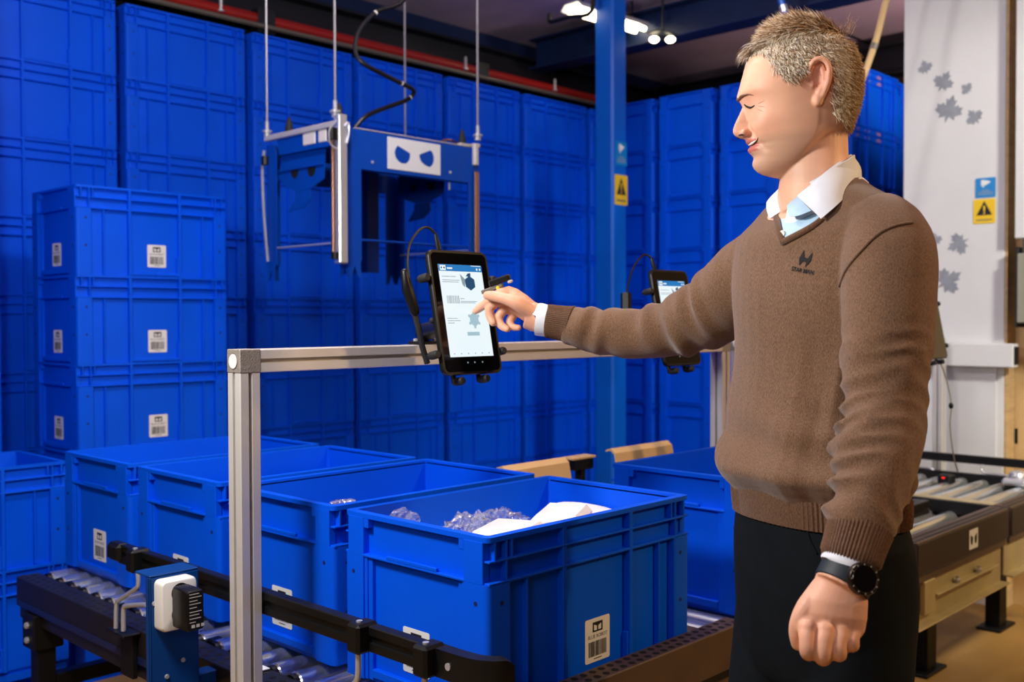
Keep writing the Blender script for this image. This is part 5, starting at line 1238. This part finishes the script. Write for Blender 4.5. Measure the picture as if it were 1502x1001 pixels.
stand = [[PX(1197, y, DT)+(-RH*cos(t)*a-FH*sin(t)*b)+UP*(-.034*cos(t)-.014) for t in [radians(28)+k*radians(304)/40 for k in range(41)]] for y, a, b in ((247, .0585, .0625), (262, .0605, .0645), (280, .064, .069), (296, .072, .084))]
sheet2(stand, .002, M['shirt'], 'collar_stand', man)
sheet2(grid([(1249, 226.5, 1.645), (1232, 237, 1.603), (1211, 252, 1.582), (1190, 270, 1.580), (1169, 287, 1.597)], [(1263, 262, 1.640), (1252, 275, 1.585), (1238, 291, 1.555), (1222, 306, 1.540), (1204, 321, 1.535)]), .0022, M['shirt'], 'collar_leaf', man)
sheet2(grid([(1250, 227, 1.652), (1240, 231, 1.70), (1200, 246, 1.715), (1165, 262, 1.70), (1148, 273, 1.672)], [(1264, 262, 1.652), (1250, 272, 1.73), (1195, 290, 1.755), (1145, 300, 1.735), (1128, 321, 1.695)]), .0022, M['shirt'], 'collar_leaf', man)
sheet2(grid([(1146, 273, 1.668), (1138, 281, 1.668), (1131, 288, 1.667), (1126, 294, 1.666), (1124, 298, 1.667)], [(1159, 290, 1.640), (1154, 300, 1.64), (1147, 308, 1.64), (1138, 315, 1.645), (1129, 321, 1.655)], 5, .002), .002, M['shirt'], 'collar_leaf', man)
sheet2(grid([(1170, 288, 1.600), (1165, 292, 1.604), (1160, 295, 1.612), (1155, 299, 1.622)], [(1190, 309, 1.560), (1178, 314, 1.563), (1168, 317, 1.57), (1158, 318, 1.588)], 5, .003), .002, M['shirtblue'], 'collar_fold', man)
sheet2(grid([(1262, 258, 1.61), (1268, 262, 1.63), (1272, 266, 1.66)], [(1250, 280, 1.57), (1266, 268, 1.615), (1274, 270, 1.66)], 4, .002), .002, M['shirt'], 'shirt_yoke', man)
b_ = hit(BV, 1148, 343, .004); m = MB(); m.lathe([(.001, 0), (.0055, 0), (.0055, .0015), (.001, .0015)], b_, N_, 12); m.build('shirt_button', M['teeth'], man)

# --- hair
POLY = [(1093, 84), (1103, 83), (1111, 90), (1117, 102), (1122, 114), (1130, 126), (1138, 132), (1149, 133), (1159, 127), (1164, 112), (1172, 102), (1187, 100), (1198, 112), (1201, 130), (1199, 150), (1201, 166), (1208, 180), (1224, 189), (1246, 196), (1290, 198), (1290, 10), (1050, 10), (1076, 76)]
def inpoly(x, y):
    c = False; j = len(POLY)-1
    for i in range(len(POLY)):
        xi, yi = POLY[i]; xj, yj = POLY[j]
        if (yi > y) != (yj > y) and x < (xj-xi)*(y-yi)/(yj-yi)+xi: c = not c
        j = i
    return c
def hpx(f, z): return HX-f/K, HY-z/K
rh = random.Random(11)
cap = MB(); grid_ = {}; cv = []
ys2 = [46.6+1.6*i for i in range(96)]; NPH = 150
Pg = [[head_pt(y, 2*pi*k/NPH) for k in range(NPH)] for y in ys2]
def deep(x, y): return all(inpoly(x+a, y+b) for a, b in ((0, 0), (-5, 0), (0, 5), (-3.5, 3.5), (5, 0)))
inn = [[deep(*hpx(p[0], p[2])) for p in r] for r in Pg]
def nrm_at(i, k):
    a = V(Pg[min(i+1, len(Pg)-1)][k])-V(Pg[max(i-1, 0)][k]); b = V(Pg[i][(k+1) % NPH])-V(Pg[i][k-1]); n = b.cross(a)
    p = V(Pg[i][k]); return n.normalized()*(1 if n.dot(p-V((-.01, 0, .0))) > 0 else -1) if n.length > 1e-12 else V((0, 0, 1))
cap_v = []
for i, r in enumerate(Pg):
    for k, p in enumerate(r):
        x, y = hpx(p[0], p[2]); t_ = (.0016+.0024*(1-sst(50, 92, y))) if inn[i][k] else .0006
        cap_v.append(HP(*(V(p)+nrm_at(i, k)*t_)))
cap_f = [(i*NPH+k, i*NPH+(k+1) % NPH, (i+1)*NPH+(k+1) % NPH, (i+1)*NPH+k) for i in range(len(Pg)-1) for k in range(NPH) if inn[i][k] and inn[i+1][k] and inn[i][(k+1) % NPH] and inn[i+1][(k+1) % NPH]]
cap.cur = 1; cap.add(cap_v, cap_f)
for q in range(len(cap_f)):
    x, y = hpx(*[Hi(cap_v[cap_f[q][0]])[j] for j in (0, 2)]); cap.mi[q] = 2 if y < 72 or x < 1124 else 1
cap.add([cap_v[k] for k in range(NPH)], [tuple(range(NPH))]); cap.mi[-1] = 2
def strand(p, dirs, L, r, mi):
    """p root (local), dirs list of local direction vectors along the strand"""
    cap.cur = mi; pts = [p]
    for d in dirs: pts.append(pts[-1]+d.normalized()*(L/len(dirs)))
    W_ = [HP(*q) for q in pts]; t = (W_[-1]-W_[0]).normalized(); u = t.orthogonal().normalized(); w = t.cross(u); a0 = rh.random()*6
    n = len(W_); vs = []; fs = []
    for i in range(n-1):
        rr = r*(1-.55*i/(n-1)); vs += [W_[i]+(u*cos(a0+j*2.094)+w*sin(a0+j*2.094))*rr for j in range(3)]
    vs.append(W_[-1])
    for i in range(n-2):
        for j in range(3): fs.append((i*3+j, i*3+(j+1) % 3, i*3+3+(j+1) % 3, i*3+3+j))
    for j in range(3): fs.append(((n-2)*3+j, (n-2)*3+(j+1) % 3, len(vs)-1))
    cap.add(vs, fs)
cnt = 0
while cnt < 25500:
    zq = rh.random(); y = 47+(198-47)*zq**1.15; ph = rh.random()*2*pi
    if cnt > 21000: y = 50+rh.random()*38; ph = rh.gauss(.35, .7)
    if pi < ph < 2*pi and rh.random() < .45: continue
    p = V(head_pt(y, ph)); x, yy = hpx(p[0], p[2])
    jx, jy = x+rh.gauss(0, 2.6), yy+rh.gauss(0, 2.6)
    if not inpoly(jx, jy): continue
    e = .004; n = V(p-V((-.012, 0, -.005))).normalized(); top = 1-sst(52, 84, yy); sgn = 1 if p[1] > 0 else -1
    front = 1-sst(1092, 1150, x)
    back = sst(1195, 1240, x)
    flow_top = V((.9, .12*sgn, .05)); flow_side = V((-.45-.2*back, 0, -.8))
    d0 = (flow_top*top+flow_side*(1-top)).normalized(); jit = V((rh.gauss(0, .22), rh.gauss(0, .22), rh.gauss(0, .22)))
    L = .010+.005*rh.random()+top*(.014+.010*rh.random())+top*front*.006
    lift = .34+.2*rh.random() if top < .5 else .30+.30*rh.random()
    rn = rh.random()
    if top > .6: mi = 2 if rn < .38 else (1 if rn < .85 else 0)
    elif x > 1222: mi = 1 if rn < .6 else (0 if rn < .9 else 2)
    else: mi = 0 if rn < .50 else (3 if rn < .80 else 1)
    if x < 1105 and top > .2: mi = 2 if rn < .35 else (3 if rn < .6 else 1)
    dirs = [n*lift+d0+jit, n*lift*.45+d0+jit*1.2+V((0, 0, -.25*top*front)), n*.1+d0+jit*1.3+V((0, 0, -.5*top*front))]
    strand(p+n*(.002+.006*top), dirs, L, .00050+.00025*rh.random(), mi); cnt += 1
for k in range(430):                                                   # tuft over the forehead
    y = 70+rh.random()*12; l = rh.gauss(0, .026)
    if abs(l) > .05: continue
    f = (HX-np.interp(y, tabF[:, 0], tabF[:, 1]))*K-abs(l)**2*9; p = V((f-.003, l, zy(y)+.004))
    a_, b_ = rh.gauss(0, .16), rh.gauss(0, .22)
    strand(p, [V((1, b_, .22+a_)), V((.95, b_*1.3, -.30+a_)), V((.55, b_*1.5, -.85+a_*1.6))], .024+.016*rh.random(), .00055, rh.choice((2, 2, 3, 1, 0)))
for k in range(90):                                                    # stray crown hairs
    p = V(((HX-1228+rh.gauss(0, 8))*K, rh.gauss(.0, .02), zy(52+rh.random()*8))); strand(p, [V((-.3+rh.gauss(0, .4), rh.gauss(0, .4), 1)), V((-.5+rh.gauss(0, .5), rh.gauss(0, .4), .8))], .018+.012*rh.random(), .0004, 1)
hair = cap.build('hair', [M['hair_lt'], M['hair_md'], M['hair_dk'], M['hair_gr']], man, angle=180); hair['label'] = 'short grey-blond hair, browner on top'
# brows, lashes, teeth
mirror = lambda p: p+FH*(2*Hi(p)[1])
def facial(pts, rad, mt, name, lift, both=True):
    P_ = hits(BB, sm(pts), lift)
    if len(P_) < 3: return
    for k in (0, 1) if both else (0,):
        q = P_ if k == 0 else [mirror(p) for p in P_]
        m = MB(); m.tube(q, list(np.interp(np.linspace(0, 1, len(q)), np.linspace(0, 1, len(rad)), rad)), 8, True); m.build(name, mt, man, angle=180)
facial([(1084.5, 146), (1087, 142), (1092, 139.5), (1098, 138.5), (1105, 140)], [.0022, .0027, .0018, .0011, .0004], M['hair_dk'], 'eyebrow', .0006)
facial([(1092, 153.5), (1095.5, 156.5), (1101, 158), (1106.5, 155)], [.0010, .0018, .0017, .0008], M['lash'], 'eyelashes', .0004)
facial([(1098.5, 213), (1103, 210.5), (1108.5, 206.5)], [.0012, .0023, .0009], M['teeth'], 'teeth', .0004, False)
facial([(1096.5, 215), (1101, 214.5), (1106, 211.5), (1110.5, 206), (1112, 202)], [.0006, .0009, .0010, .0009, .0006], M['lash'], 'mouth_line', .0001, False)

facial([(1084, 198.8), (1087.5, 197.6), (1091, 197.8)], [.0009, .0015, .0007], M['lash'], 'nostril_shade', .0001)  # dark strokes painted for the shade inside the nostrils
for pts in ([(1112, 152), (1121, 148)], [(1112, 156), (1122, 157)], [(1111, 160), (1119, 164)]): facial([pts[0], lerp2(pts[0], pts[1], .5), pts[1]], [.0003, .0005, .0002], M['lip'], 'eye_crease', .0000)
# --- trousers and shoes
tr_ = MB()
tr_.loft([tring(x, y, a, bf, bb) for x, y, a, bf, bb in smooth_table([(1203, 738, .146, .103, .092), (1203, 760, .151, .109, .096), (1205, 800, .158, .112, .106), (1206, 850, .159, .111, .112), (1206, 920, .156, .105, .108), (1206, 985, .14, .092, .095), (1206, 1010, .10, .06, .07)], 4)])
for sg in (1, -1):
    h, k_, a_ = HIP[sg]
    P_ = smooth_path([h+UP*.02, h-UP*.12, k_+UP*.14, k_, k_-UP*.16, a_+UP*.07, a_+UP*.0], 5)
    tr_.tube(P_, list(np.interp(np.linspace(0, 1, len(P_)), [0, .2, .45, .6, .8, 1], [.080, .086, .086, .078, .070, .066])), 28)
tro = link('trousers', remesh(tr_, .006, 4, 'trousers', [M['trouser']]), man); tro['label'] = 'dark navy trousers'
BT_ = bvh_of(tro.data)
edge_tube([(1181, 762), (1184, 778), (1189, 795), (1198, 812)], .0018, M['trouser'], 'pocket_edge', tro, BT_, .0005)
for sg in (1, -1):
    a_ = HIP[sg][2]; m = MB(); sd = UP.cross(N_)
    sec = lambda t, w, hh: [V((a_.x, a_.y, 0))+N_*t+sd*(w*cos(q))+UP*max(0, hh*.5+hh*.5*sin(q)) for q in [k*2*pi/16 for k in range(16)]]
    m.loft([sec(-.075, .02, .05), sec(-.06, .038, .085), sec(0, .042, .10), sec(.06, .044, .085), sec(.12, .05, .06), sec(.18, .044, .045), sec(.205, .02, .025)])
    m.build('shoe', M['shoe'], man)

# --- wristwatch
wd = (PX(1228, 862, 1.346)-PX(1252, 815, 1.360)).normalized(); wc = PX(1239, 850, 1.350)
wn = (-FH*.97+RH*.10+UP*.12); wn = (wn-wd*wn.dot(wd)).normalized(); ws = wd.cross(wn)
m = MB(); rr = []
for h in (-.0115, -.0105, .0105, .0115):
    r0 = .0008 if abs(h) > .011 else .002; rr.append([wc+wd*h+ws*((.0342+r0)*cos(t))+wn*((.0340+r0)*sin(t)) for t in [k*2*pi/48 for k in range(48)]])
rr.append([wc+wd*.0115+ws*(.031*cos(t))+wn*(.031*sin(t)) for t in [k*2*pi/48 for k in range(48)]]); rr.insert(0, [wc-wd*.0115+ws*(.031*cos(t))+wn*(.031*sin(t)) for t in [k*2*pi/48 for k in range(48)]])
m.loft(rr); watch = m.build('wristwatch', M['strap'], man); watch['label'] = 'round black wristwatch on dark strap'
cc_ = wc+wn*.0355-ws*.0+RH*.004
m = MB(); m.lathe([(.001, -.002), (.0195, -.002), (.0212, 0), (.0212, .006), (.0198, .0085), (.0175, .0088), (.0165, .0078), (.001, .0076)], cc_, wn, 36); m.build('watch_case', M['bezel'], watch)
m = MB(); m.lathe([(.001, .0078), (.0168, .0078), (.0160, .0084), (.001, .0086)], cc_, wn, 36); m.build('watch_glass', M['glassblk'], watch)
m = MB()
for k in range(12):
    a = k*pi/6; m.box(-.0007, .0007, .0172, .0192, .0086, .0092, 0, Matrix.Translation(cc_) @ Matrix((tuple(ws), tuple(-wd), tuple(wn))).transposed().to_4x4() @ Matrix.Rotation(a, 4, 'Z'))
m.build('watch_markers', M['steel'], watch)

# --- small tool held behind the raised hand
tl = thing('hand_tool', 'black and grey snap-off cutter with yellow slider, held in the raised hand', 'tool', Z7(640, 350, 2.06))
m = MB(); A_, B_ = Z7(575, 362, 2.072), Z7(700, 318, 2.052); ax = (B_-A_).normalized(); nn = (-FH-ax*(-FH).dot(ax)).normalized(); up_ = nn.cross(ax)
mxT = Matrix((tuple(ax), tuple(nn), tuple(up_))).transposed().to_4x4(); mxT.translation = A_.lerp(B_, .5); L2 = (B_-A_).length/2
m.box(-L2, L2, -.006, .006, -.0065, .0065, .003, mxT); m.build('handle', M['plastic_blk'], tl)
m = MB(); m.box(-L2-.022, L2*.2, -.004, .004, -.0155, -.0068, .002, mxT); m.build('blade_guide', M['alu_dark'], tl)
m = MB(); m.box(L2*.72, L2*1.08, -.0062, .0062, -.012, -.0062, .002, mxT); m.build('end_clip', M['alu'], tl)
m = MB(); m.tube([Z7(628, 385, 2.062), Z7(634, 405, 2.062), Z7(640, 428, 2.062)], [.0042, .0042, .003], 8, True); m.build('slider', M['signyel'], tl)
# ------------------------------------------------------------------ lights
def area(name, loc, target, power, size, col=(1, 1, 1), sy=None, spread=180):
    l = bpy.data.lights.new(name, 'AREA'); l.energy = power; l.size = size; l.color = col; l.spread = radians(spread)
    if sy: l.shape = 'RECTANGLE'; l.size_y = sy
    o = bpy.data.objects.new(name, l); COL.objects.link(o); o.location = loc
    o.rotation_euler = (V(target)-V(loc)).to_track_quat('-Z', 'Y').to_euler(); return o
def lamp(name, loc, power, r, col):
    l = bpy.data.lights.new(name, 'POINT'); l.energy = power; l.shadow_soft_size = r; l.color = col
    o = bpy.data.objects.new(name, l); COL.objects.link(o); o.location = loc; return o
def spot(name, loc, target, power, cone, col, r=.15, blend=.5):
    l = bpy.data.lights.new(name, 'SPOT'); l.energy = power; l.shadow_soft_size = r; l.color = col; l.spot_size = radians(cone); l.spot_blend = blend
    o = bpy.data.objects.new(name, l); COL.objects.link(o); o.location = loc
    o.rotation_euler = (V(target)-V(loc)).to_track_quat('-Z', 'Y').to_euler(); return o
lamp('unseen_key_light', (.35, 1.5, 1.95), 84, .13, (1, .985, .96))  # unseen key light without a fitting, for face and crate ends
lamp('added_light_over_crates', (1.55, 2.15, 3.0), 64, .12, (1, .98, .95))  # added overhead light, no fitting; lifts crate interiors and upper stacks
lamp('added_light_middle', (3.9, 2.6, 3.0), 5, .10, (1, .86, .78))  # weak light added above the view for the right-hand stack tops
lamp('added_fill_near', (-.8, .3, 2.0), 32, .3, (1, .95, .90))  # fill added beside the camera, brightens crossbar and cheek
spot('unseen_warm_spot', (3.0, -1.6, 2.9), (1.7, .7, 1.2), 260, 55, (1, .64, .30), .12)  # unseen warm spot, shaped to edge-light the man from behind
spot('added_panel_spot', (3.3, -.9, 2.95), (4.80, 1.80, 1.35), 400, 56, (1, .97, .90), .15, .7)  # spot with no fitting, added to whiten the board panel
spot('unseen_floor_spot', (4.2, -.6, 2.6), (3.9, 1.0, .3), 150, 60, (1, .76, .40), .15, .6)  # unseen warm spot that brightens floor and apron plates
spot('added_ceiling_fill_right', (5.5, 1.15, 2.3), (5.9, 2.4, 3.2), 130, 85, (1, .70, .56), .12, .8)  # upward spot added out of sight behind the partition to brighten the ceiling
spot('added_ceiling_fill_left', (3.0, 1.3, 2.45), (3.7, 2.5, 3.2), 44, 80, (.80, .74, 1), .12, .8)  # bluish upward spot, added to lift the left part of the ceiling
w = bpy.data.worlds.new('world'); scene.world = w; w.use_nodes = True
w.node_tree.nodes['Background'].inputs[0].default_value = (.5, .55, .7, 1); w.node_tree.nodes['Background'].inputs[1].default_value = .012
